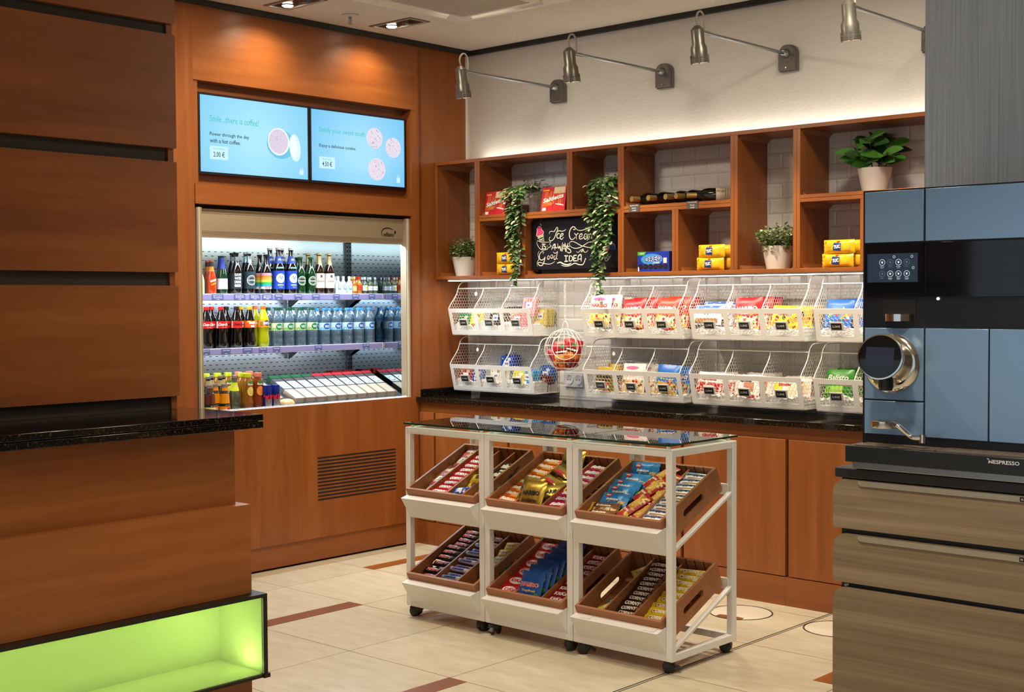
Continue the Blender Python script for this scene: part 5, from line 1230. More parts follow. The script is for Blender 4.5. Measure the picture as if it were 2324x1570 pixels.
# ================================================================== THINGS ON THE WALL SHELF
CH=[(14,[(886,1852),(884,1862),(899,1867),(920,1865),(930,1876),(940,1888),(947,1885),(945,1870),(933,1850),(923,1830),(906,1815),(889,1813),(882,1824),(891,1836)]),(12,[(940,1859),(957,1868),(977,1864),(993,1866),(1007,1873)]),(16,[(963,1849),(950,1852),(940,1840),(945,1827),(960,1826)]),(16,[(963,1834),(980,1838),(988,1848),(978,1851),(967,1839),(966,1826),(976,1818),(992,1830)]),(18,[(1061,1871),(1073,1870),(1076,1880),(1063,1887),(1047,1879),(1035,1859),(1033,1839),(1043,1818),(1059,1815),(1076,1827)]),(12,[(1079,1880),(1093,1867),(1125,1864),(1164,1872),(1203,1878),(1228,1867),(1254,1848)]),(14,[(1069,1850),(1076,1845),(1083,1839),(1083,1827),(1087,1814)]),(12,[(1083,1834),(1094,1847),(1102,1846)]),(15,[(1105,1826),(1122,1830),(1127,1843),(1115,1843),(1107,1831),(1110,1816),(1128,1818),(1141,1827)]),(15,[(1164,1841),(1148,1842),(1140,1827),(1146,1814),(1161,1819),(1170,1841),(1167,1819),(1174,1812)]),(15,[(1177,1813),(1180,1841)]),(15,[(1180,1831),(1190,1843),(1196,1835),(1195,1815)]),(15,[(1196,1833),(1206,1842),(1215,1832),(1215,1815),(1228,1814)]),(9,[(796,1819),(810,1811),(844,1806),(896,1806)]),(9,[(896,1806),(885,1793),(899,1782),(878,1775),(865,1765),(837,1762),(813,1769),(796,1788),(788,1804),(796,1819)]),(14,[(834,1797),(830,1769)]),(12,[(826,1797),(844,1797)]),(12,[(824,1769),(839,1770)]),(14,[(856,1794),(843,1794),(844,1784),(856,1778),(854,1768),(841,1770)]),(16,[(817,1784),(820,1784)]),(16,[(867,1783),(870,1783)]),(15,[(899,1761),(916,1789),(923,1791),(926,1758)]),(10,[(907,1771),(926,1772)]),(15,[(929,1796),(929,1773),(946,1773)]),(15,[(946,1796),(953,1767),(963,1780),(971,1752),(983,1800)]),(15,[(979,1749),(993,1789),(1006,1748)]),(10,[(985,1764),(1001,1763)]),(15,[(1000,1797),(1011,1773),(1025,1796)]),(15,[(1011,1773),(1009,1745)]),(17,[(1036,1773),(1023,1778),(1019,1768),(1039,1757),(1043,1744),(1026,1740),(1016,1748)]),(11,[(1033,1780),(1036,1798),(1053,1804),(1079,1797),(1115,1780),(1141,1773),(1177,1766),(1199,1770),(1209,1785),(1212,1800)]),(11,[(1033,1785),(1053,1770),(1082,1764),(1118,1770),(1144,1782),(1170,1794),(1209,1797)]),(9,[(1219,1814),(1222,1789),(1234,1769),(1257,1781),(1257,1803),(1241,1811)]),(12,[(1183,1761),(1202,1767)]),(10,[(1209,1752),(1222,1769),(1215,1767)]),(11,[(1085,1746),(1098,1740),(1115,1752),(1134,1759),(1128,1747),(1118,1742),(1134,1754),(1141,1742),(1157,1741),(1170,1753)]),(8,[(806,1756),(796,1738),(803,1710),(790,1692),(792,1668)]),(16,[(834,1740),(839,1750),(827,1753),(810,1738),(808,1715),(820,1704),(840,1709),(851,1721),(844,1698),(830,1675),(809,1673),(797,1686),(809,1691),(840,1685),(871,1680),(898,1682),(925,1694)]),(14,[(875,1729),(868,1718),(871,1708),(881,1710),(883,1723),(875,1729)]),(14,[(900,1733),(893,1723),(897,1713),(907,1715),(909,1728),(900,1733)]),(14,[(929,1727),(919,1722),(920,1707),(932,1709),(946,1750)]),(10,[(936,1712),(946,1706)]),(10,[(912,1748),(929,1740),(946,1751)]),(22,[(996,1724),(1023,1723)]),(22,[(1009,1724),(1007,1694)]),(22,[(996,1692),(1022,1693)]),(22,[(1033,1724),(1031,1694)]),(18,[(1033,1724),(1052,1719),(1056,1703),(1046,1694),(1031,1693)]),(22,[(1066,1725),(1064,1693)]),(18,[(1066,1725),(1087,1725)]),(18,[(1065,1708),(1082,1709)]),(20,[(1064,1693),(1088,1694)]),(20,[(1095,1690),(1098,1718),(1118,1727),(1119,1689)]),(14,[(1098,1702),(1118,1704)]),(24,[(942,1683),(966,1688),(992,1677),(1019,1673),(1046,1681)]),(16,[(972,1672),(999,1665),(1032,1667),(1072,1680),(1098,1673),(1128,1671),(1144,1689),(1150,1706),(1154,1699)]),(7,[(804,1900),(821,1894),(828,1877),(840,1866),(834,1851),(807,1844),(788,1843),(786,1856),(792,1871),(788,1884),(804,1900)]),(8,[(807,1828),(815,1810)]),(8,[(838,1836),(844,1807)]),(6,[(810,1824),(844,1815)]),(6,[(814,1816),(841,1830)]),(6,[(821,1828),(831,1807)]),(6,[(812,1818),(838,1833)]),(8,[(796,1829),(841,1842)]),(9,[(825,1945),(823,1932),(831,1924)]),(9,[(813,1914),(824,1903)]),(8,[(1288,1738),(1291,1693),(1307,1690),(1332,1716)]),(6,[(1290,1725),(1323,1707)]),(6,[(1291,1710),(1313,1697)]),(6,[(1291,1698),(1320,1729)]),(6,[(1304,1692),(1331,1721)]),(6,[(1290,1713),(1307,1734)]),(6,[(1285,1738),(1287,1762),(1301,1772),(1320,1766)]),(6,[(1317,1761),(1320,1779),(1339,1784),(1358,1775),(1361,1755),(1351,1746)])]
CP=[("pink",[(804,1900),(821,1894),(828,1877),(840,1866),(834,1851),(807,1844),(788,1843),(786,1856),(792,1871),(788,1884)]),("green",[(793,1840),(838,1851),(841,1842),(796,1829)]),("pink",[(1321,1755),(1319,1747),(1313,1741),(1304,1740),(1295,1742),(1289,1748),(1287,1756),(1289,1764),(1295,1770),(1304,1772),(1313,1769),(1319,1763)]),("blue",[(1360,1764),(1357,1755),(1349,1748),(1339,1746),(1328,1749),(1320,1756),(1317,1765),(1320,1774),(1328,1781),(1339,1783),(1349,1780),(1357,1773)])]
SB = ZB + b; SM = ZM1
CHALKW = mat('white_chalk_paint', '#e4dfcd', .7)
t = thing('chalkboard', (1.07, -.23, 1.655), 'black chalkboard with white hand lettering about ice cream', 'chalkboard')
s = MB().box(.752, 1.398, -.2345, -.222, 1.652, 1.93, mat('black_board_face', '#12131c', .3))
S = lambda u, v, l: (u / 1000, -.2345 - l, v / 1000)
for w_, P in CH: s.stroke(S, P, w_ * .345, CHALKW, .0008)
for c_, P in CP: s.shape(S, P, {'pink': ink('#c0386c'), 'green': ink('#8fae6a'), 'blue': ink('#3f5f9a')}[c_], .0005)
part(t, 'board', s)
s = MB(); s.plate_hole([(.749, 1.649), (1.401, 1.649), (1.401, 1.933), (.749, 1.933)], [(.757, 1.657), (1.393, 1.657), (1.393, 1.925), (.757, 1.925)], 1, -.238, -.22, BLACKP)
part(t, 'frame', s)
part(t, 'stand', MB().box(.80, 1.35, -.21, -.19, SB, 1.70, BLACKP).box(.80, 1.35, -.222, -.19, 1.652, 1.66, BLACKP))

def box_pack(name, w, d, h, base, front, side=None):
    s = MB().box(-w / 2, w / 2, 0, d, 0, h, base)
    S = lambda u, v, l: (u, -l, v)
    front(s, S, w, h)
    return s.mesh(name)
# pretzel stick packs
def f_salt(s, S, w, h):
    q = random.Random(4)
    s.rect(S, -w * .5, -w * .02, .0, h, ink('#c2252c'), .0004); s.rect(S, w * .02, w * .5, .0, h, ink('#c2252c'), .0004)
    s.rect(S, -w * .0, w * .46, h * .72, h * .98, ink('#d9c9a4'), .0008)
    for k in range(16):
        x = w * (-.42 + .84 * q.random()); s.stroke(S, [(x, h * .3), (x + w * .16 * (q.random() - .3), h * .82)], .0022, ink('#c8843a' if k % 2 else '#e3b25a'), .0009, False)
    for k in range(9):
        s.stroke(S, [(-w * .46, h * (.2 + .03 * k)), (-w * .05, h * (.26 + .012 * k))], .0012, ink('#e0a04a'), .001, False)
    s.text(S, 'Saltletts', .0, h * .54, h * .19, ink('#8a1018'), w * .88, lift=.0012, shear=.2, rot=.18, bold=.08); s.text(S, 'Saltletts', .0, h * .54, h * .185, WHT, w * .85, lift=.0018, shear=.2, rot=.18, bold=.04)
    s.text(S, 'Lorenz', -w * .32, h * .88, h * .07, ink('#e8d24a'), w * .26, lift=.0014, bold=.04); s.rect(S, -w * .44, -w * .28, h * .04, h * .16, WHT, .001); s.stroke(S, [(w * .1, h * .3), (w * .3, h * .26), (w * .45, h * .22)], .008, ink('#e6dcd0'), .0012, True)
saltm = MB()
SALT = box_pack('pretzel_box', .185, .042, .142, pk('#a8182a'), f_salt)
SIDEP = MB().box(.0925, .094, .004, .04, .008, .13, ink('#8a4a22'))
def salt(x, y, label, rz=0):
    o = obj('pretzel_pack', SALT, None, label, 'snack pack', 'red pretzel stick packs on the shelf', mx=T(x, y, SM, rz, R(-9)))
salt(.474, -.262, 'red pretzel stick pack beside the hanging plant, front one of its pair', R(-6)); salt(.50, -.205, 'red pretzel stick pack beside the hanging plant, behind the front one', R(-6))
salt(.93, -.262, 'red pretzel stick pack between the white pot and the upright', R(-2))
# yellow cracker packs
def f_tuc(mb, S, w, h):
    q = random.Random(8)
    for k in range(7): mb.disc(S, w * (-.34 + .68 * q.random()), h * (-.26 + .5 * q.random()), .012, .011, ink('#d9a41e'), .0006 + .00004 * k, 10)
    mb.shape(S, [(-.022, -.018), (.018, -.022), (.023, .016), (-.018, .02)], ink('#1b3a78'), .001)
    mb.text(S, 'TUC', .0005, -.0005, .017, WHT, .034, bold=.06, lift=.0016, rot=.1); mb.rect(S, -w * .44, -w * .38, h * .24, h * .4, RED, .001); mb.disc(S, .006, .023, .009, .005, RED, .0012, 8)
    mb.rect(S, -w * .44, -w * .41, -h * .4, -h * .1, WHT, .001)
TUC = pillow('cracker_pack', .162, .067, .05, pk('#e8b81a'), f_tuc, 'u', 31, 12, 8)
def tuc(x, y, k, label, rz=0):
    obj('cracker_pack', TUC, None, label, 'cracker pack', 'yellow cracker packs on the shelf', mx=T(x, y, SB + .0345 + k * .066, rz))
tuc(.553, -.235, 0, 'yellow cracker pack under another, beside the hanging plant'); tuc(.553, -.235, 1, 'yellow cracker pack on top of another, beside the hanging plant')
for x0, nm in ((1.985, 'in the middle of the shelf'), (2.716, 'next to the coffee machine')):
    for dy, a in ((-.235, 'front'), (-.175, 'back')):
        for k, z in enumerate(('lower', 'upper')):
            tuc(x0 + (0 if a == 'front' else .03) + .008 * k, dy, k, f'yellow cracker pack, {z} one of the {a} stack {nm}', rnd.uniform(-.03, .03))
# blue biscuit box
def f_oreo(s, S, w, h):
    s.disc(S, -.01, h * .62, .07, .03, ink('#3f8fd8'), .0004, 20)
    s.text(S, 'OREO', -.002, h * .64, .028, ink('#e9edf4'), .112, bold=.09, lift=.0008, rot=.08); s.text(S, 'OREO', -.002, h * .64, .026, ink('#1b2f8a'), .108, bold=.02, lift=.0014, rot=.08)
    s.text(S, 'ORIGINAL', .02, h * .45, .008, WHT, .045, bold=.02)
    s.shape(S, [(-w / 2, h), (-w * .22, h), (-w * .3, h * .82), (-w / 2, h * .82)], ink('#4aa83a'), .0006); s.text(S, 'XBOX', -w * .35, h * .91, .008, WHT, .03, lift=.0012)
    for k in range(6):
        x = -w * .40 + k * w * .158; s.disc(S, x, h * .26, .0145, .0145, ink('#14100f'), .0008, 18); s.ring(S, x, h * .26, .0095, .0115, ink('#3a302c'), .0014, 18); s.disc(S, x, h * .26, .005, .005, ink('#3a302c'), .0014, 10)
    s.rect(S, w * .32, w * .43, h * .42, h * .68, ink('#e4dccb'), .0008); s.rect(S, -w * .49, -w * .45, h * .03, h * .25, WHT, .0008)
obj('biscuit_box', box_pack('biscuit_box', .202, .06, .108, pk('#1d37a8'), f_oreo), None, 'blue biscuit box standing in the lower shelf compartment', 'biscuit box', mx=T(1.63, -.25, SB, R(2)))
# wine bottles lying down
WP = [(.0, 0), (.036, .0), (.0375, .008), (.0375, .19), (.032, .212), (.018, .235), (.0145, .25), (.0145, .262)]
GD = glassy('dark_wine', '#0b0d08', .05)
wb = MB().lathe(WP, 22, GD).mesh('wine_bottle'); wf_ = MB().lathe([(.0152, .235), (.0152, .298), (.0148, .30), (.0, .30)], 18, mat('gold_capsule', '#b59a5c', .35, .7))
wf_.ring(lambda u, v, l: (u, v, .3005 + l), 0, 0, .006, .009, ink('#8a7340'), .0003, 14); wf_ = wf_.mesh('capsule')
wl = MB(); Sw = lambda u, v, l: ((.0375 + l) * math.sin(u / .0375), -(.0375 + l) * math.cos(u / .0375), v)
wl.rect(Sw, -.05, .05, .06, .15, ink('#d8ccb4'), .0005, 10, 1); wl.text(lambda u, v, l: Sw(v, -u, l), 'RIOJA', -.125, 0, .014, ink('#3a2a1e'), .04, lift=.001)
for k in range(3): wl.rect(Sw, -.03, .03, .075 + k * .012, .078 + k * .012, ink('#8a7a64'), .001, 6, 1)
wl = wl.mesh('bottle_label')
xs_ = [1.50, 1.611, 1.724, 1.792, 1.853]
for k, x in enumerate(xs_):
    # neck points to the room, bottles fan so that the last lies almost along the shelf
    yaw = [R(14), R(12), R(10), R(16), R(52)][k]
    z = SM + .0376 + (.0 if k != 3 else .0)
    tip = Vector((x, -.27 if k < 4 else -.26, z))
    d = Vector((-math.sin(yaw), -math.cos(yaw), 0)); base = tip - d * .30
    if k < 4: base.x += 0
    nf = Vector((.55, -.75, .45)); nf = (nf - d * nf.dot(d)).normalized(); xr_ = (-nf).cross(d)
    mx = Matrix.Translation(base) @ Matrix(((xr_.x, -nf.x, d.x, 0), (xr_.y, -nf.y, d.y, 0), (xr_.z, -nf.z, d.z, 0), (0, 0, 0, 1)))
    o = obj('wine_bottle', wb, None, ['dark wine bottle lying on the shelf, farthest from the one showing its label', 'dark wine bottle lying on the shelf, second in the row from the hanging plant', 'dark wine bottle lying on the shelf, in the middle of the five', 'dark wine bottle lying on the shelf, just before the labelled one', 'dark wine bottle lying turned so that its cream label shows'][k], 'wine bottle', 'wine bottles lying on the shelf', mx=mx)
    obj('capsule', wf_, o)
    if k == 4:
        obj('label', wl, o)
def shelf_card(x0, x1, z0, z1, lines, label):
    s = MB().box(x0, x1, -.2925, -.2895, z0, z1, mat('grey_price_card', '#4a4744', .5))
    S = lambda u, v, l: (u, -.2925 - l, v)
    for k, tx in enumerate(lines): s.text(S, tx, (x0 + x1) / 2, z1 - .008 - k * .013, .0075, WHT, (x1 - x0) * (.8 if k == 0 else .4), lift=.0006, bold=.01)
    return obj('price_card', s.mesh('price_card'), None, label, 'price card', 'price cards under the wine bottles')
shelf_card(1.50, 1.569, 1.944, 1.986, ['Apothic 0,75L', 'Red wine', '14,00€'], 'grey price card under the wine bottles, nearer the hanging plant')
shelf_card(1.877, 1.946, 1.942, 1.983, ['Tinto Rioja 0,75L', 'Red wine', '14,00€'], 'grey price card under the labelled wine bottle')

# plants ---------------------------------------------------------------
def leaf(mb, p, d, up, L, w, m, curl=.15):
    """pointed leaf from p along d"""
    d = Vector(d).normalized(); sd = d.cross(Vector(up))
    if sd.length < 1e-3: sd = d.orthogonal()
    sd.normalize(); n = sd.cross(d).normalized(); p = Vector(p)
    pts = []
    for t_, ww in ((0, .0), (.12, .5), (.28, .86), (.5, 1.), (.72, .84), (.88, .5), (1., 0.)):
        c = p + d * (L * t_) - n * (curl * L * t_ * t_)
        pts.append((c, ww * w / 2))
    i = len(mb.v)
    for c, ww in pts:
        mb.v += [tuple(c + sd * ww + n * ww * .25), tuple(c), tuple(c - sd * ww + n * ww * .25)]
    for k in range(6):
        a = i + k * 3
        mb.face([a, a + 1, a + 4, a + 3], m, True); mb.face([a + 1, a + 2, a + 5, a + 4], m, True)
def pot_mesh(r0, r1, h):
    return MB().lathe([(.0, .0), (r0, .0), (r1 * .985, h - .006), (r1, h), (r1 * .93, h), (r1 * .9, h - .014), (.0, h - .014)], 30, POT).mesh('pot')
def bushy(x, y, z, r0, r1, hp, R_, H, n, label, seed, leaves):
    q = random.Random(seed)
    t = thing('potted_plant', (x, y, z), label, 'plant', 'plants on the wall shelf')
    obj('pot', pot_mesh(r0, r1, hp), t)
    obj('soil', MB().lathe([(.0, hp - .012), (r1 * .9, hp - .013)], 20, SOIL).mesh('soil'), t)
    f = MB(); st = MB()
    for k in range(n):
        a = q.random() * 6.28; rr = math.sqrt(q.random()); e = q.random()
        tip = Vector((R_ * rr * math.cos(a), R_ * rr * math.sin(a), hp + H * (.35 + .65 * e) * (1 - .45 * rr * rr)))
        st.bar((tip.x * .3, tip.y * .3, hp - .012), tip, .0011, STEM, 4)
        for j in range(6):
            pp = tip * (1 - .06 * j) + Vector((0, 0, -.004 * j)); an = q.random() * 6.28
            leaf(f, pp, (math.cos(an), math.sin(an), .25 + .6 * q.random()), (0, 0, 1), .020 + .009 * q.random(), .0145, leaves[int(q.random() * len(leaves))])
    obj('stems', st.mesh('stems'), t); obj('foliage', f.mesh('foliage', fix=False), t)
mixl = [mat('light_leaf', '#7f9a58', .4), LEAFP, mat('cream_leaf', '#cdd4ae', .4), LEAF, mat('light_leaf')]
bushy(.126, -.15, SB, .058, .083, .118, .115, .125, 135, 'small bushy plant in a white pot at the wooden wall end of the shelf', 21, mixl)
bushy(2.336, -.15, SB, .058, .083, .118, .12, .115, 135, 'small bushy plant in a white pot in the tall shelf compartment', 22, mixl)
def trailing(x, y, z, r0, r1, hp, label, seed, vines, tops):
    q = random.Random(seed)
    t = thing('hanging_plant', (x, y, z), label, 'plant', 'plants on the wall shelf')
    obj('pot', pot_mesh(r0, r1, hp), t); obj('soil', MB().lathe([(.0, hp - .012), (r1 * .9, hp - .013)], 20, SOIL).mesh('soil'), t)
    f = MB(); st = MB(); ls = [LEAFD, LEAF, mat('sage_leaf', '#54704a', .4), LEAFP]
    for k in range(tops):
        a = q.random() * 6.28; rr = .03 + .07 * q.random(); tip = Vector((rr * math.cos(a), rr * math.sin(a) - .02, hp + .015 + .055 * q.random()))
        st.bar((tip.x * .3, tip.y * .3, hp - .01), tip, .001, STEM, 4)
        for j in range(4):
            an = q.random() * 6.28; leaf(f, tip * (1 - .12 * j), (math.cos(an), math.sin(an), .3), (0, 0, 1), .03 + .01 * q.random(), .016, ls[int(q.random() * 4)])
    for (dx, L, sway) in vines:
        P = [Vector((dx * .35, -.03, hp - .005)), Vector((dx * .8, -.11, hp + .035))]
        n = int(L / .05); yy = -.205 - y - .12
        for j in range(n + 1):
            P.append(Vector((dx + sway * math.sin(j * .9 + dx * 40) * .018, -.30 - y - .012 - .012 * q.random(), hp + .0 - j * .05)))
        Q = smooth([tuple(p) for p in P], 4)
        st.tube(Q, .0012, 4, STEM)
        for p in Q[3:]:
            for _ in range(2 if q.random() < .4 else 1):
                an = q.random() * 6.28; leaf(f, p, (math.cos(an), math.sin(an) * .7 - .25, -.45 + .5 * q.random()), (0, -.6, 1), .032 + .014 * q.random(), .018 + .005 * q.random(), ls[int(q.random() * 4)], .25)
    obj('stems', st.mesh('stems'), t); obj('foliage', f.mesh('foliage', fix=False), t)
trailing(.67, -.10, SM, .042, .052, .13, 'trailing plant in a white pot hanging in front of the chalkboard edge, nearer the fridge', 31,
         [(-.02, .30, 1), (.0, .52, 1), (.03, .48, 1), (.06, .34, -1), (-.04, .26, 1), (.045, .24, 1), (.015, .58, .6), (.07, .2, 1), (-.01, .36, -1), (.02, .42, -1)], 26)
trailing(1.235, -.10, SM, .045, .056, .135, 'trailing plant hanging over the side of the chalkboard with the two-scoop drawing', 32,
         [(.03, .36, 1), (.06, .62, 1), (.09, .56, -1), (.13, .34, 1), (.15, .28, 1), (.0, .24, 1), (.08, .66, .6), (.11, .44, 1), (.05, .3, -1), (.14, .42, -1)], 34)
q = random.Random(5)
t = thing('potted_plant', (2.864, -.15, SM), 'rubber plant with large leaves in a white pot above the coffee machine', 'plant', 'plants on the wall shelf')
obj('pot', pot_mesh(.059, .082, .115), t); obj('soil', MB().lathe([(.0, .1), (.074, .1)], 20, SOIL).mesh('soil'), t)
st, f = MB(), MB()
for (bx, by, tx, ty, tz, n) in ((-.03, .0, -.09, -.03, .25, 8), (.0, -.02, .0, -.05, .27, 9), (.03, .01, .08, .0, .23, 7), (.0, .02, .02, .06, .26, 7), (-.01, -.03, -.05, -.08, .18, 6), (.03, -.02, .06, -.06, .17, 6)):
    P = smooth([(bx, by, .09), (bx * 1.3 + tx * .3, by + ty * .3, .15), (tx, ty, tz)], 5); st.tube(P, .003, 6, STEM)
    for j in range(n):
        p = P[min(len(P) - 1, int(len(P) * (.45 + .55 * j / n)))]; an = q.random() * 6.28 if j < n - 1 else 1.57
        leaf(f, p, (math.cos(an), math.sin(an), .1 + .5 * q.random()), (.45 * q.random(), -.7, .6), .085 + .03 * q.random(), .056 + .014 * q.random(), [LEAF, LEAFD, mat('bright_leaf', '#447a2a', .3)][int(q.random() * 3)], .25)
obj('stems', st.mesh('stems'), t); obj('foliage', f.mesh('foliage', fix=False), t)

# ================================================================== ROLLING CARTS AND CRATES
CY0, CY1, CZ0, CZ1 = -1.80, -1.337, .048, .886
CW = .503; CX = [1.334, 1.841, 2.348]
TH = R(24.2); ct, sn = math.cos(TH), math.sin(TH)
CARTN = ['cart nearest the fridge', 'middle cart', 'cart nearest the coffee machine']
def cart_meshes():
    f = MB(); e = .03
    for x in (0, CW - e):
        for y in (CY0, CY1 - e): f.box(x, x + e, y, y + e, CZ0, CZ1, WHITE)
        for z in (CZ0, CZ1 - e): f.box(x, x + e, CY0 + e, CY1 - e, z, z + e, WHITE)
    for y in (CY0, CY1 - e):
        for z in (CZ0, CZ1 - e): f.box(e, CW - e, y, y + e, z, z + e, WHITE)
    for dz in (0., -.394):
        for x in (.004, CW - .026):                                # sloping rails carrying a crate
            y0, z0_ = CY0 + e, .495 + dz; y1 = CY1 - e; z1_ = z0_ + (y1 - y0) * math.tan(TH)
            f.prism([(y0, z0_ - .016), (y1, z1_ - .016), (y1, z1_), (y0, z0_)], 0, x, x + .022, WHITE)
        y1 = CY1 - e; z1_ = .495 + dz + (y1 - CY0 - e) * math.tan(TH)
        f.box(.02, CW - .02, y1 - .006, y1 + .01, z1_ - .016, z1_ + .03, WHITE)
    pel = MB().prism([(CY0 + .002, .578), (CY0 - .06, .562), (CY0 + .002, .466)], 0, e - .0, CW - e + .0, WHITE)
    gl = MB(); i = len(gl.v)
    gl.box(.002, CW - .002, CY0 - .012, CY1 + .012, .9, .908, GLASS)
    for k in range(2, 6): gl.m[k] = gl.mi(GEDGE)
    sd = [MB().lathe([(.008, CZ1), (.008, .9), (.0, .9)], 10, WHITE, (x, y, 0)) for x in (.03, CW - .03) for y in (CY0 + .02, CY1 - .02)]
    return f.mesh('frame'), pel.mesh('front_panel'), gl.mesh('glass_top', fix=False), [s.mesh('standoff') for s in sd]
fm, pm, gm, sm_ = cart_meshes()
RUB = mat('black_rubber', '#191817', .55); HOOD = mat('grey_black_nylon', '#2a2724', .45)
cw = MB()
for a in (-1, 1): cw.lathe([(.0, -.0065), (.020, -.0065), (.0235, -.004), (.0235, .004), (.020, .0065), (.0, .0065)], 22, RUB, (a * .0165, 0, .0235), axis=0)
cwm = cw.mesh('wheels')
ch = MB()
arc = [(.0265 * math.cos(a), .0235 + .0265 * math.sin(a)) for a in [R(-15) + R(210) * k / 14 for k in range(15)]]
ch.prism(arc, 0, -.0095, .0095, HOOD); arc2 = [(.0272 * math.cos(a), .0235 + .0272 * math.sin(a)) for a in [R(35) + R(140) * k / 10 for k in range(11)]] + [(.0245 * math.cos(a), .0235 + .0245 * math.sin(a)) for a in [R(175) - R(140) * k / 10 for k in range(11)]]
ch.prism(arc2, 0, -.0235, .0235, HOOD); ch.lathe([(.009, .044), (.009, .05), (.0, .05)], 12, STEEL, (0, .0, 0))
chm = ch.mesh('hood')
bkm = MB().prism([(-.026, .02), (-.05, .012), (-.05, .018), (-.03, .03)], 0, -.011, .011, HOOD).mesh('brake_lever')
for k, x in enumerate(CX):
    t = thing('rolling_cart', (x, 0, 0), f'white metal rolling cart with glass top, {CARTN[k]}', 'cart', 'white rolling display carts') if False else thing('rolling_cart', (x, 0, 0), ['white metal rolling cart with glass top, nearest the fridge', 'white metal rolling cart with glass top, in the middle', 'white metal rolling cart with glass top, nearest the coffee machine'][k], 'cart', 'white rolling display carts')
    obj('frame', fm, t, bevel=.0025); obj('front_panel', pm, t, bevel=.001); obj('front_panel', pm, t, mx=T(0, 0, -.394), bevel=.001); obj('glass_top', gm, t)
    for s in sm_: obj('standoff', s, t)
    ya = [[R(100), R(165), R(10), R(-60)], [R(20), R(140), R(200), R(60)], [R(115), R(125), R(30), R(118)]][k]
    for j, (px, py) in enumerate(((.035, CY0 + .028), (CW - .035, CY0 + .028), (.035, CY1 - .03), (CW - .035, CY1 - .03))):
        c = obj('caster', chm, t, mx=T(px, py, 0, ya[j])); obj('wheel', cwm, c)
        if j < 2 and k: obj('brake_lever', bkm, c)
    # small white price stickers on the sloping ledge
    if k == 2:
        st_ = mat('white_sticker', '#e6e2d8', .4)
        for u in (.075, .40):
            s = MB(); A = Vector((0, CY0 - .0, .578 - .394)); Bv = Vector((0, CY0 - .06, .562 - .394)); n = Vector((0, -.258, .966)).normalized()
            s.rect(lambda a, c, l: tuple(Vector((a, 0, 0)) + A + (Bv - A) * c + n * (.0006 + l)), u, u + .05, .35, .85, st_, .0006); obj('sticker', s.mesh('sticker'), t)

CRW, CRL, CRH = .436, .432, .110
def crate_mesh(divs):
    w = .012; s = MB()
    sl = [(.16, .036), (.29, .036)]
    n = 12
    inner = []
    for k in range(n): a = -PI / 2 + PI * k / (n - 1); inner.append((.285 + .0165 * math.cos(a), .052 + .0165 * math.sin(a)))
    for k in range(n): a = PI / 2 + PI * k / (n - 1); inner.append((.165 + .0165 * math.cos(a), .052 + .0165 * math.sin(a)))
    outer = []
    for (v, z) in inner:                                            # matching points on the board outline
        dv, dz = v - .225, z - .052
        sc = min((CRL - .225) / dv if dv > 1e-6 else (-.225 / dv if dv < -1e-6 else 9e9), (CRH - .052) / dz if dz > 1e-6 else (-.052 / dz if dz < -1e-6 else 9e9))
        outer.append((.225 + dv * sc, .052 + dz * sc))
    cs = [(CRL, 0.), (CRL, CRH), (0., CRH), (0., 0.)]
    for c in cs:
        k = min(range(len(outer)), key=lambda j: (outer[j][0] - c[0]) ** 2 + (outer[j][1] - c[1]) ** 2); outer[k] = c
    side = []
    for x0 in (0, CRW - w):
        m = MB().plate_hole(outer, inner, 0, x0, x0 + w, WC); side.append(m)
    fb = [MB().box(w, CRW - w, 0, w, 0, CRH, WC), MB().box(w, CRW - w, CRL - w, CRL, 0, CRH, WC)]
    for k in range(8):                                              # divider grooves in the back and front boards
        u = w + .05 + k * (CRW - .12) / 7
        fb[1].rect(lambda a, c, l: (a, CRL - w - l, c), u - .002, u + .002, .02, CRH, DARK, .0005); fb[1].box(u - .002, u + .002, CRL - w - .002, CRL - w + .003, CRH, CRH + .0005, DARK)
    bt = MB().box(w, CRW - w, w, CRL - w, .018, .026, WC)
    dv = [MB().box(u - .004, u + .004, w, CRL - w, .026, CRH - .014, WC) for u in divs]
    return [(n_, m.mesh(n_)) for n_, m in [('side_panel', side[0]), ('side_panel', side[1]), ('front_board', fb[0]), ('back_board', fb[1]), ('bottom_board', bt)] + [('divider', d) for d in dv]]
FRM = Matrix(((1, 0, 0, 0), (0, ct, -sn, 0), (0, sn, ct, 0), (0, 0, 0, 1)))
def crate_mx(k, low): return Matrix.Translation((CX[k] + .0335, -1.786, .5035 + (-.394 if low else 0))) @ FRM
LIE = Matrix(((1, 0, 0, 0), (0, 0, 1, 0), (0, -1, 0, 0), (0, 0, 0, 1)))   # pack X->u, Z->v, front -Y -> up
SPOTN = ['fridge-side cart', 'middle cart', 'machine-side cart']
_made = {}
def crate(k, low, divs):
    M0 = crate_mx(k, low)
    t = thing('wooden_crate', None, f'brown wooden crate with dividers on the {"lower" if low else "upper"} tier of the {CARTN[k]}', 'crate', 'tilted crates on the carts', mx=M0)
    for n_, m in crate_mesh(divs): obj(n_, m, t)
    return M0
def lay(M0, key, u, v, n, desc, name, cat, yaw=0, pitch=0, roll=0, label=None, group=None):
    """lay a pack in a crate: u across, v up the slope, n above the crate bottom"""
    mx = M0 @ Matrix.Translation((u, v, n)) @ Matrix.Rotation(yaw, 4, 'Z') @ Matrix.Rotation(pitch, 4, 'X') @ Matrix.Rotation(roll, 4, 'Y') @ LIE
    return obj(name, pkmesh(key), None, label or desc, cat, group or None, mx=mx)
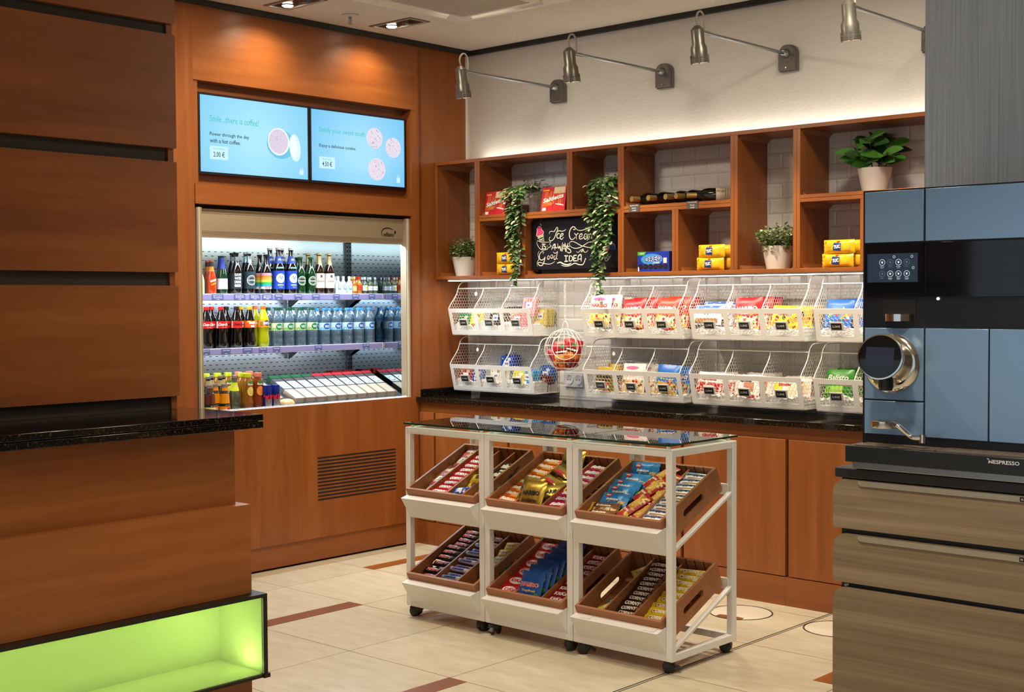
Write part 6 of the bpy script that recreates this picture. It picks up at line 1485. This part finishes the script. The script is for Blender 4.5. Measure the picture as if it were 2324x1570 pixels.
def column(M0, key, u, vs, n, what, where, name, cat, yaw=0, pitch=.22, roll=0, ju=.004, start=0, total=None):
    N_ = total or (len(vs) + start)
    for j, v in enumerate(vs):
        nn = n[j] if isinstance(n, (list, tuple)) else n
        lay(M0, key, u + rnd.uniform(-ju, ju), v, nn, '', name, cat, yaw + rnd.uniform(-.06, .06), pitch + rnd.uniform(-.05, .05), roll + rnd.uniform(-.04, .04), f"{what}, {ORD[j + start]} from front, {where}" if N_ > 1 else f'{what}, {where}', f'{what}s in the crates')
def W_(k, low): return f'{"lower" if low else "upper"} crate of the {SPOTN[k]}'
def lin_(a, c, n): return [a + (c - a) * k / max(1, n - 1) for k in range(n)]
# upper crate by the fridge
M0 = crate(0, False, [.105, .235, .335]); w_ = W_(0, False)
column(M0, 'kids_long', .06, [.10, .17, .27, .345], [.055, .075, .06, .075], 'long red and white sweet pack', w_, 'sweet_pack', 'sweet pack', .1, .1, 0, .012)
column(M0, 'bar_red', .168, lin_(.05, .36, 9), .075, 'red cereal bar', w_, 'cereal_bar', 'cereal bar')
column(M0, 'mini_blue', .285, [.045, .085, .07, .12], [.06, .07, .082, .06], 'small blue sweet bag', w_, 'sweet_bag', 'sweet bag', .3, .2, 0, .015)
column(M0, 'mini_yellow', .29, [.16, .2], [.06, .075], 'small yellow sweet bag', w_, 'sweet_bag', 'sweet bag', .2, .2, 0, .015)
column(M0, 'mini_brown', .383, [.13, .20, .235, .27, .30], [.05, .06, .075, .07, .08], 'small brown sweet bag', w_, 'sweet_bag', 'sweet bag', -.1, .2, 0, .01)
column(M0, 'gum_yellow', .385, [.05, .085], [.05, .06], 'small yellow gum pack', w_, 'gum_pack', 'gum pack', .2, .2)
# upper crate of the middle cart
M0 = crate(1, False, [.148, .30]); w_ = W_(1, False)
column(M0, 'bar_orange', .082, lin_(.05, .385, 8), .08, 'orange cereal bar', w_, 'cereal_bar', 'cereal bar', -.05)
for j, (u, v, n, pt, yw, lb) in enumerate(((.19, .095, .115, 1.05, -.08, 'gold gummy bag standing at the front, half behind another'), (.232, .06, .118, 1.05, .06, 'gold gummy bag standing foremost'), (.26, .15, .07, .75, .35, 'gold gummy bag leaning behind the foremost two'), (.20, .2, .065, .35, -.5, 'gold gummy bag lying flat'), (.25, .28, .075, .5, .25, 'gold gummy bag lying behind the flat one'), (.215, .365, .095, 1.15, .02, 'gold gummy bag standing against the back board'))):
    lay(M0, 'stand_gold', u, v, n, '', 'gummy_bag', 'gummy bag', yw, pt - TH, 0, f'{lb}, {w_}', 'gold gummy bags in the crates')
column(M0, 'long_red_gold', .215, [.22, .29], [.095, .1], 'red and gold sweet strip', w_, 'sweet_pack', 'sweet pack', 1.25, .1)
column(M0, 'bar_magenta', .366, lin_(.06, .37, 8), .08, 'magenta cereal bar', w_, 'cereal_bar', 'cereal bar')
# upper crate by the machine
M0 = crate(2, False, [.305]); w_ = W_(2, False)
column(M0, 'nuts_brown', .085, [.045, .085], [.07, .078], 'brown and yellow peanut bag', w_, 'nut_bag', 'nut bag', .08, .3)
column(M0, 'nuts_blue', .09, [.15, .2, .25, .305], [.08, .085, .085, .085], 'blue peanut bag', w_, 'nut_bag', 'nut bag', .05, .35, 0, .012)
lay(M0, 'nuts_blue', .105, .375, .095, '', 'nut_bag', 'nut bag', .05, .75, 0, f'blue peanut bag leaning on the back board, {w_}', 'blue peanut bags in the crates')
column(M0, 'flips_red', .215, [.12, .24, .33], [.08, .09, .1], 'red peanut puff bag', w_, 'puff_bag', 'puff bag', -.5, .15, 0, .01)
column(M0, 'flips_red', .265, [.09, .19, .29], [.06, .075, .085], 'red peanut puff bag against the divider', w_, 'puff_bag', 'puff bag', -.45, .1, 0, .01)
column(M0, 'bar_knop', .365, lin_(.05, .38, 9), .082, 'white wafer bar', w_, 'wafer_bar', 'wafer bar', .02, .25)
# lower crate by the fridge
M0 = crate(0, True, [.155, .30]); w_ = W_(0, True)
column(M0, 'bar_mars', .083, [.06, .095, .155, .19, .225, .258, .305, .335, .365, .39], [.06, .07, .07, .08, .085, .09, .075, .08, .085, .09], 'black and orange chocolate bar', w_, 'chocolate_bar', 'chocolate bar', 0, .2)
col = ['#9cc0dc', '#9cc0dc', '#b7c9e2', '#c9b4cf', '#d8b0b0', '#c9b4cf', '#e2c4a4', '#b7c9e2', '#9fb8dc', '#b7c9e2', '#a9c4e2', '#b4c8e6']
for j in range(12):
    key = 'roll_' + col[j]
    if key not in _PK:
        s = MB().lathe([(.0, -.06), (.009, -.06), (.0105, -.057), (.0105, .057), (.009, .06), (.0, .06)], 14, pk(col[j]), axis=0)
        Sr = lambda u, v, l: (u, -(.0105 + l) * math.cos(v / .0105), (.0105 + l) * math.sin(v / .0105))
        s.text(Sr, 'mentos', -.008, .0, .015, ink('#24307a'), .07, bold=.05, lift=.0008); s.rect(Sr, .032, .056, -.012, .012, ink('#d9a07a' if j % 3 else '#e2e0da'), .0005, 1, 6)
        _PK[key] = s.mesh(key)
    lay(M0, key, .228 + rnd.uniform(-.005, .005), .035 + j * .0305, .06 + (.012 if j % 2 else 0) + .002 * j, '', 'mint_roll', 'mint roll', rnd.uniform(-.06, .06), .25, 0, f'pastel mint roll, {ORD[j]} from front, {w_}', 'pastel mint rolls in the crate')
column(M0, 'gum_yellow', .365, [.04, .15, .2, .25, .3, .345], [.05, .05, .065, .07, .075, .085], 'pale yellow lozenge pack', w_, 'lozenge_pack', 'lozenge pack', .2, .3, 0, .012)
column(M0, 'gum_green', .395, [.2, .235], [.045, .05], 'small green gum pack', w_, 'gum_pack', 'gum pack', .9, .2)
# lower crate of the middle cart
M0 = crate(1, True, [.148, .30]); w_ = W_(1, True)
column(M0, 'bar_kit', .083, lin_(.055, .365, 6), [.07, .075, .08, .085, .09, .095], 'bright red wafer pack', w_, 'wafer_pack', 'wafer pack', -.03, .22)
for j in range(7):
    lay(M0, 'stand_blue', .222 + .004 * j, .062 + j * .046, .118 + .001 * j, '', 'gummy_bag', 'gummy bag', .03, .85 - .02 * j - .1, 0, f'blue gummy bag standing {ORD[j]} from front, {w_}', 'blue gummy bags in the crates')
column(M0, 'bar_kitd', .365, lin_(.05, .37, 9), .075, 'dark red wafer bar', w_, 'wafer_bar', 'wafer bar', .05, .25)
# lower crate by the machine
M0 = crate(2, True, [.128, .278]); w_ = W_(2, True)
column(M0, 'gum_green', .085, [.04, .15], [.045, .04], 'small green gum pack', w_, 'gum_pack', 'gum pack', .6, .2)
column(M0, 'gum_yellow', .09, [.09, .345], [.05, .06], 'pale yellow gum pack', w_, 'gum_pack', 'gum pack', .9, .4)
column(M0, 'bar_brown', .203, lin_(.04, .37, 12), [.05 + .0035 * j for j in range(12)], 'dark brown cereal bar', w_, 'cereal_bar', 'cereal bar', .03, .3)
column(M0, 'bar_yellow', .352, lin_(.04, .365, 10), [.05 + .004 * j for j in range(10)], 'bright yellow cereal bar', w_, 'cereal_bar', 'cereal bar', .05, .3)

# ================================================================== SERVICE COUNTER AND TOWER
t = thing('service_counter', (1.6, -4.5, 0), 'stepped cherry wood service counter with granite top and glowing green glass base', 'counter')
YB = -8.5
part(t, 'granite_top', MB().box(1.2, 2.08, YB, -3.178, 1.0575, 1.08, GRAN).box(1.22, 2.068, YB, -3.19, 1.054, 1.058, GRAN).box(1.2, 2.08, YB, -3.178, 1.031, 1.0545, GRAN), bevel=.003)
part(t, 'upper_panel', MB().box(1.25, 2.003, YB, -3.247, .70, 1.031, WY))
part(t, 'middle_panel', MB().box(1.25, 2.043, YB, -3.211, .446, .761, WY))
part(t, 'plinth', MB().box(1.25, 2.04, YB, -3.212, .0, .149, WY))
gb = obj('light_box', None, t)
s = MB(); FB = mat('dark_bronze_frame', '#211a12', .4, .3)
s.box(1.25, 2.086, YB, -3.176, .433, .445, FB).box(1.25, 2.086, YB, -3.176, .149, .159, FB).box(2.07, 2.086, -3.19, -3.176, .159, .433, FB).box(2.066, 2.092, -3.196, -3.17, .147, .162, FB)
def sub(p, root, name, mb, **kw):
    mb.xf(Matrix.Translation(-root.location)); return obj(name, mb.mesh(name), p, **kw)
sub(gb, t, 'box_frame', s)
WIN_ = mat('white_box_lining', '#e6e8da', .7)
sub(gb, t, 'box_lining', MB().box(1.80, 1.81, YB, -3.18, .159, .433, WIN_).box(1.8, 2.076, YB, -3.18, .159, .161, WIN_).box(1.8, 2.076, YB, -3.18, .431, .433, WIN_).box(1.8, 2.07, -3.186, -3.18, .159, .433, WIN_))
sub(gb, t, 'glass_pane', MB().box(2.074, 2.079, YB, -3.19, .159, .433, GREEN))
sub(gb, t, 'end_glass', MB().box(2.079, 2.0805, -3.193, -3.19, .162, .43, mat('pale_glass_edge', '#c9ecc0', .3)))
area('light_box_lamp', (1.90, -5.2, .428), .03, 3.9, 3., (1., .92, .72), (0, 0, 0))
area('light_box_lamp', (2.0, -3.27, .165), .03, .06, .6, (1., 1., .8), (PI, 0, 0))
area('light_box_lamp', (1.9, -3.9, .165), .03, 1.0, .4, (1., 1., .75), (PI, 0, 0))

t = thing('wooden_tower', (1.4, -4.5, 1.08), 'tall cherry wood tower with dark horizontal grooves standing on the granite counter', 'tower')
GAPM = mat('dark_groove_board', '#2c2417', .6)
part(t, 'core', MB().box(1.25, 1.637, YB, -3.268, 1.0805, 3.0, GAPM))
part(t, 'end_panel', MB().box(1.25, 1.645, -3.266, -3.243, 1.081, 3.0, WV))
for a, c in ((1.129, 1.535), (1.584, 1.988), (2.038, 2.45), (2.49, 3.0)): part(t, 'wood_panel', MB().box(1.6375, 1.662, YB, -3.241, a, c, WY))

# ================================================================== COFFEE MACHINE AND ITS CABINET
t = thing('drawer_cabinet', (4.25, -2.1, 0), 'grey oak drawer cabinet with black body under the coffee machine', 'cabinet')
BODY = mat('black_cabinet_body', '#17181b', .45)
part(t, 'body', MB().box(3.90, 4.66, -2.39, -1.77, .0, .934, BODY))
part(t, 'top_slab', MB().box(3.889, 4.67, -2.415, -1.76, .935, .965, BODY), bevel=.003)
HAN = mat('pale_metal_handle', '#9d9686', .4, .35)
def rounded_front(x0, x1, z0, z1, r):
    pts = [(x0, z0), (x1, z0), (x1, z1 - r)] + [(x1 - r + r * math.cos(a), z1 - r + r * math.sin(a)) for a in [PI / 2 * k / 8 for k in range(1, 9)]] + [(x0 + r - r * math.sin(a), z1 - r + r * math.cos(a)) for a in [PI / 2 * k / 8 for k in range(0, 9)]]
    return pts
for (z0, z1, h) in ((.781, .931, 1), (.617, .765, 1), (.08, .602, 0)):
    d = obj('drawer' if h else 'door', None, t)
    sub(d, t, 'front', MB().prism(rounded_front(3.881, 4.665, z0, z1, .042), 1, -2.41, -2.391, OAK))
    if h:
        hp = [(3.972 + .008 - .008 * math.cos(a), z1 - .010 - .008 * math.sin(a)) for a in [PI / 2 * k / 6 for k in range(7)]]
        pr = [(3.966, z1 - .002), (4.50, z1 - .002), (4.50, z1 - .011), (4.494, z1 - .018), (3.974, z1 - .018), (3.966, z1 - .011)]
        s = MB().prism(pr[::-1], 1, -2.4155, -2.4095, HAN)
        S = lambda u, v, l: (u, -2.4155 - l, v)
        s.rect(S, 4.452, 4.466, z1 - .0165, z1 - .0035, ink('#15130f'), .0004); s.text(S, 'N', 4.459, z1 - .010, .007, ink('#c8c0ae'), .006, lift=.0008, bold=.03)
        sub(d, t, 'handle', s)
part(t, 'lock', MB().lathe([(.0075, -2.3905), (.0075, -2.393), (.0055, -2.394), (.004, -2.393), (.0, -2.393)], 18, STEEL, (3.918, 0, .606), axis=1))

t = thing('coffee_machine', (4.25, -2.1, .966), 'large blue-grey coffee machine with touch screen and chrome knob', 'coffee machine')
YF = -2.36
part(t, 'housing', MB().box(3.948, 4.56, -2.352, -1.86, 1.0, 1.797, mat('black_machine_housing', '#0c0d11', .35)))
part(t, 'base', MB().box(3.955, 4.56, -2.43, -1.87, .968, .99, STEEL).box(3.942, 4.575, -2.45, -1.86, .989, 1.038, mat('black_tray_body', '#15181b', .35)), bevel=.002)
s = MB(); S = lambda u, v, l: (u, -2.45 - l, v)
s.text(S, 'NESPRESSO', 4.421, 1.023, .0105, ink('#d6d8da'), .086, bold=.015, lift=.0006); s.stroke(S, [(4.374, 1.0305), (4.378, 1.029), (4.382, 1.019)], .0022, ink('#d6d8da'), .0006)
part(t, 'lettering', s)
MATB = noisy('brown_drip_mat', '#5b4f42', .6, 70, .002, .4, '#6e6152')
part(t, 'drip_mat', MB().box(3.965, 4.215, -2.435, -2.30, 1.0382, 1.0405, MATB)); part(t, 'drip_mat', MB().box(4.222, 4.56, -2.442, -2.30, 1.0382, 1.042, MATB))
for nm, x0, x1, z0, z1, m in (('panel', 3.957, 4.143, 1.641, 1.792, BLUEG), ('panel', 4.149, 4.556, 1.641, 1.792, BLUEG), ('panel', 3.958, 4.145, 1.173, 1.386, BLUEG), ('panel', 3.958, 4.145, 1.068, 1.168, BLUEG), ('panel', 4.150, 4.338, 1.068, 1.386, BLUEG), ('panel', 4.342, 4.556, 1.068, 1.386, BLUEG), ('window', 4.149, 4.556, 1.478, 1.637, BLACKG)):
    part(t, nm, MB().box(x0, x1, YF, -2.351, z0, z1, m), bevel=.0012)
s = MB().box(3.957, 4.143, YF, -2.351, 1.478, 1.637, BLACKG); S = lambda u, v, l: (u, YF - l, v)
s.rect(S, 3.966, 4.126, 1.522, 1.607, mat('lit_touch_area', '#0c1016', .12, emit='#2c3a48', est=.5), .0004)
IC = glow('#dfe6ea'); IC2 = glow('#5c6872')
for k, (u, v, on, nm) in enumerate(((4.014, 1.581, 1, 'Espresso'), (4.04, 1.581, 0, 'Latte'), (4.066, 1.581, 1, 'Lungo'), (4.092, 1.581, 0, 'Espresso'), (4.014, 1.547, 0, '?'), (4.04, 1.547, 1, 'Ristretto'), (4.066, 1.547, 1, 'Wasser'), (4.092, 1.547, 1, 'Americano'))):
    m = IC if on else IC2
    s.ring(S, u, v, .0082, .0094, m, .0008, 20); s.shape(S, [(u - .003, v + .003), (u - .002, v - .003), (u + .002, v - .003), (u + .003, v + .003)], m, .0008)
    s.text(S, nm, u, v - .0128, .0028, m, .013, lift=.0008, bold=.02)
    if on: s.text(S, 'gratis', u, v - .0168, .0024, m, .009, lift=.0008)
for (u, v) in ((4.052, 1.597), (4.108, 1.597), (4.112, 1.564)): s.ring(S, u, v, .003, .004, IC, .0008, 12)
part(t, 'touch_screen', s)
part(t, 'spout_niche', MB().box(4.013, 4.118, -2.3535, -2.352, 1.404, 1.473, mat('deep_black', '#030304', .5)))
s = MB().lathe([(.0, 1.407), (.046, 1.407), (.046, 1.428), (.0, 1.428)], 28, CHROME, (4.067, -2.35, 0)); part(t, 'coffee_spout', s)
part(t, 'indicator_lamp', MB().lathe([(.004, YF + .007), (.004, YF + .004), (.0, YF + .004)], 12, mat('lit_white_dot', '#ffffff', emit='#ffffff', est=2), (4.186, 0, 1.4725), axis=1))
# knob: chrome flange, barrel tilted up towards the user, round dark display
kb = obj('control_knob', None, t)
s = MB().lathe([(.0, -.0), (.086, -.0), (.088, -.006), (.082, -.012), (.07, -.016), (.0, -.016)], 40, CHROME, (4.046, YF, 1.281), axis=1); sub(kb, t, 'flange', s)
A0, A1 = Vector((4.052, YF, 1.283)), Vector((4.073, -2.49, 1.306)); ax = (A1 - A0); L_ = ax.length; mk = Matrix.Translation(A0) @ ax.to_track_quat('Z', 'Y').to_matrix().to_4x4()
s = MB().lathe([(.066, .0), (.062, .03), (.058, .085), (.064, L_ - .012), (.0675, L_ - .006), (.0665, L_), (.0625, L_ + .001)], 40, CHROME); s.xf(mk); sub(kb, t, 'barrel', s)
s = MB().lathe([(.0625, L_ + .001), (.06, L_ + .0015), (.0, L_ + .0015)], 40, BLACKG); s.xf(mk)
sub(kb, t, 'display', s)
s = MB().box(-.041, .041, -.0275, .0275, 0, .0006, mat('dim_display', '#0f1014', .15, emit='#1d2030', est=.6)); d_ = ax.normalized(); xr = (Vector((1, 0, 0)) - d_ * d_.x).normalized(); yu = d_.cross(xr) * -1
s.xf(Matrix.Translation(A0 + d_ * (L_ + .0018)) @ Matrix(((xr.x, yu.x, d_.x, 0), (xr.y, yu.y, d_.y, 0), (xr.z, yu.z, d_.z, 0), (0, 0, 0, 1)))); sub(kb, t, 'display', s)
sub(kb, t, 'nozzle', MB().lathe([(.0, 1.205), (.018, 1.205), (.022, 1.215), (.022, 1.245), (.0, 1.245)], 20, BLACKP, (4.062, -2.43, 0)))
sh = obj('milk_arm', None, t)
sub(sh, t, 'head', MB().lathe([(.0, 1.097), (.0385, 1.097), (.0395, 1.10), (.0395, 1.116), (.037, 1.118), (.0, 1.118)], 32, CHROME, (4.064, -2.44, 0)))
sub(sh, t, 'arm', MB().tube(smooth([(4.098, -2.44, 1.108), (4.112, -2.44, 1.10), (4.135, -2.43, 1.078), (4.15, -2.43, 1.071), (4.172, -2.425, 1.071)], 4), .0075, 12, CHROME).lathe([(.010, 1.058), (.010, 1.082), (.0, 1.082)], 18, CHROME, (4.174, -2.424, 0)))

# ================================================================== LIGHT AND CAMERA
WARM2 = (1., .86, .68)
for y in (-1.63, -.893):
    spot('downlight_and_fill_spot', (.275, y + .005, HC - .015), (.02, y + .005, 2.0), 21, 130, (1., .82, .58), .9, .025)
for (x, y, e) in ((1.15, -2.35, 34), (3.3, -1.25, 15), (1.0, -.9, 7), (4.9, -4.7, 12)):  # fill lights without fixtures, added to brighten wood, floor and column
    area('ceiling_fill_light', (x, y, HC - .01), .34, .34, e, WARM2, (0, 0, 0))
for (x, y, e) in ((2.9, -3.1, 60), (4.3, -3.7, 110), (4.9, -5.4, 60)):  # added fill spots without fixtures; only the earlier pair belongs to modelled downlights
    spot('downlight_and_fill_spot', (x, y, HC - .02), (x, y, 0), e, 104, WARM2, .5, .08)
w = bpy.data.worlds.new('hall'); SC.world = w; w.use_nodes = True
bg = w.node_tree.nodes['Background']; bg.inputs['Color'].default_value = (.80, .90, 1., 1); bg.inputs['Strength'].default_value = .48

cam = bpy.data.cameras.new('camera'); co = bpy.data.objects.new('camera', cam); COL.objects.link(co)
cam.sensor_width = 36.; cam.sensor_fit = 'HORIZONTAL'; cam.lens = 36. * 3010.2 / 2324.; cam.clip_start = .05; cam.clip_end = 60
yaw, pit, rol = R(-42.2648), R(-2.0050), R(-.32102)
fw = Vector((math.sin(yaw) * math.cos(pit), math.cos(yaw) * math.cos(pit), math.sin(pit))); rt = Vector((math.cos(yaw), -math.sin(yaw), 0)); up = rt.cross(fw)
r2 = rt * math.cos(rol) + up * math.sin(rol); u2 = up * math.cos(rol) - rt * math.sin(rol)
co.matrix_world = Matrix(((r2.x, u2.x, -fw.x, 5.86), (r2.y, u2.y, -fw.y, -6.035), (r2.z, u2.z, -fw.z, 1.477), (0, 0, 0, 1)))
SC.camera = co
vs = SC.view_settings
SC.display_settings.display_device = 'sRGB'
vs.view_transform = 'Standard'; vs.look = 'None'; vs.gamma = 1.; vs.use_curve_mapping = False; vs.exposure = .66
cy = SC.cycles
cy.max_bounces = 8; cy.diffuse_bounces = 4; cy.glossy_bounces = 4; cy.transmission_bounces = 4; cy.transparent_max_bounces = 16
cy.caustics_reflective = False; cy.caustics_refractive = False; cy.sample_clamp_indirect = 6.
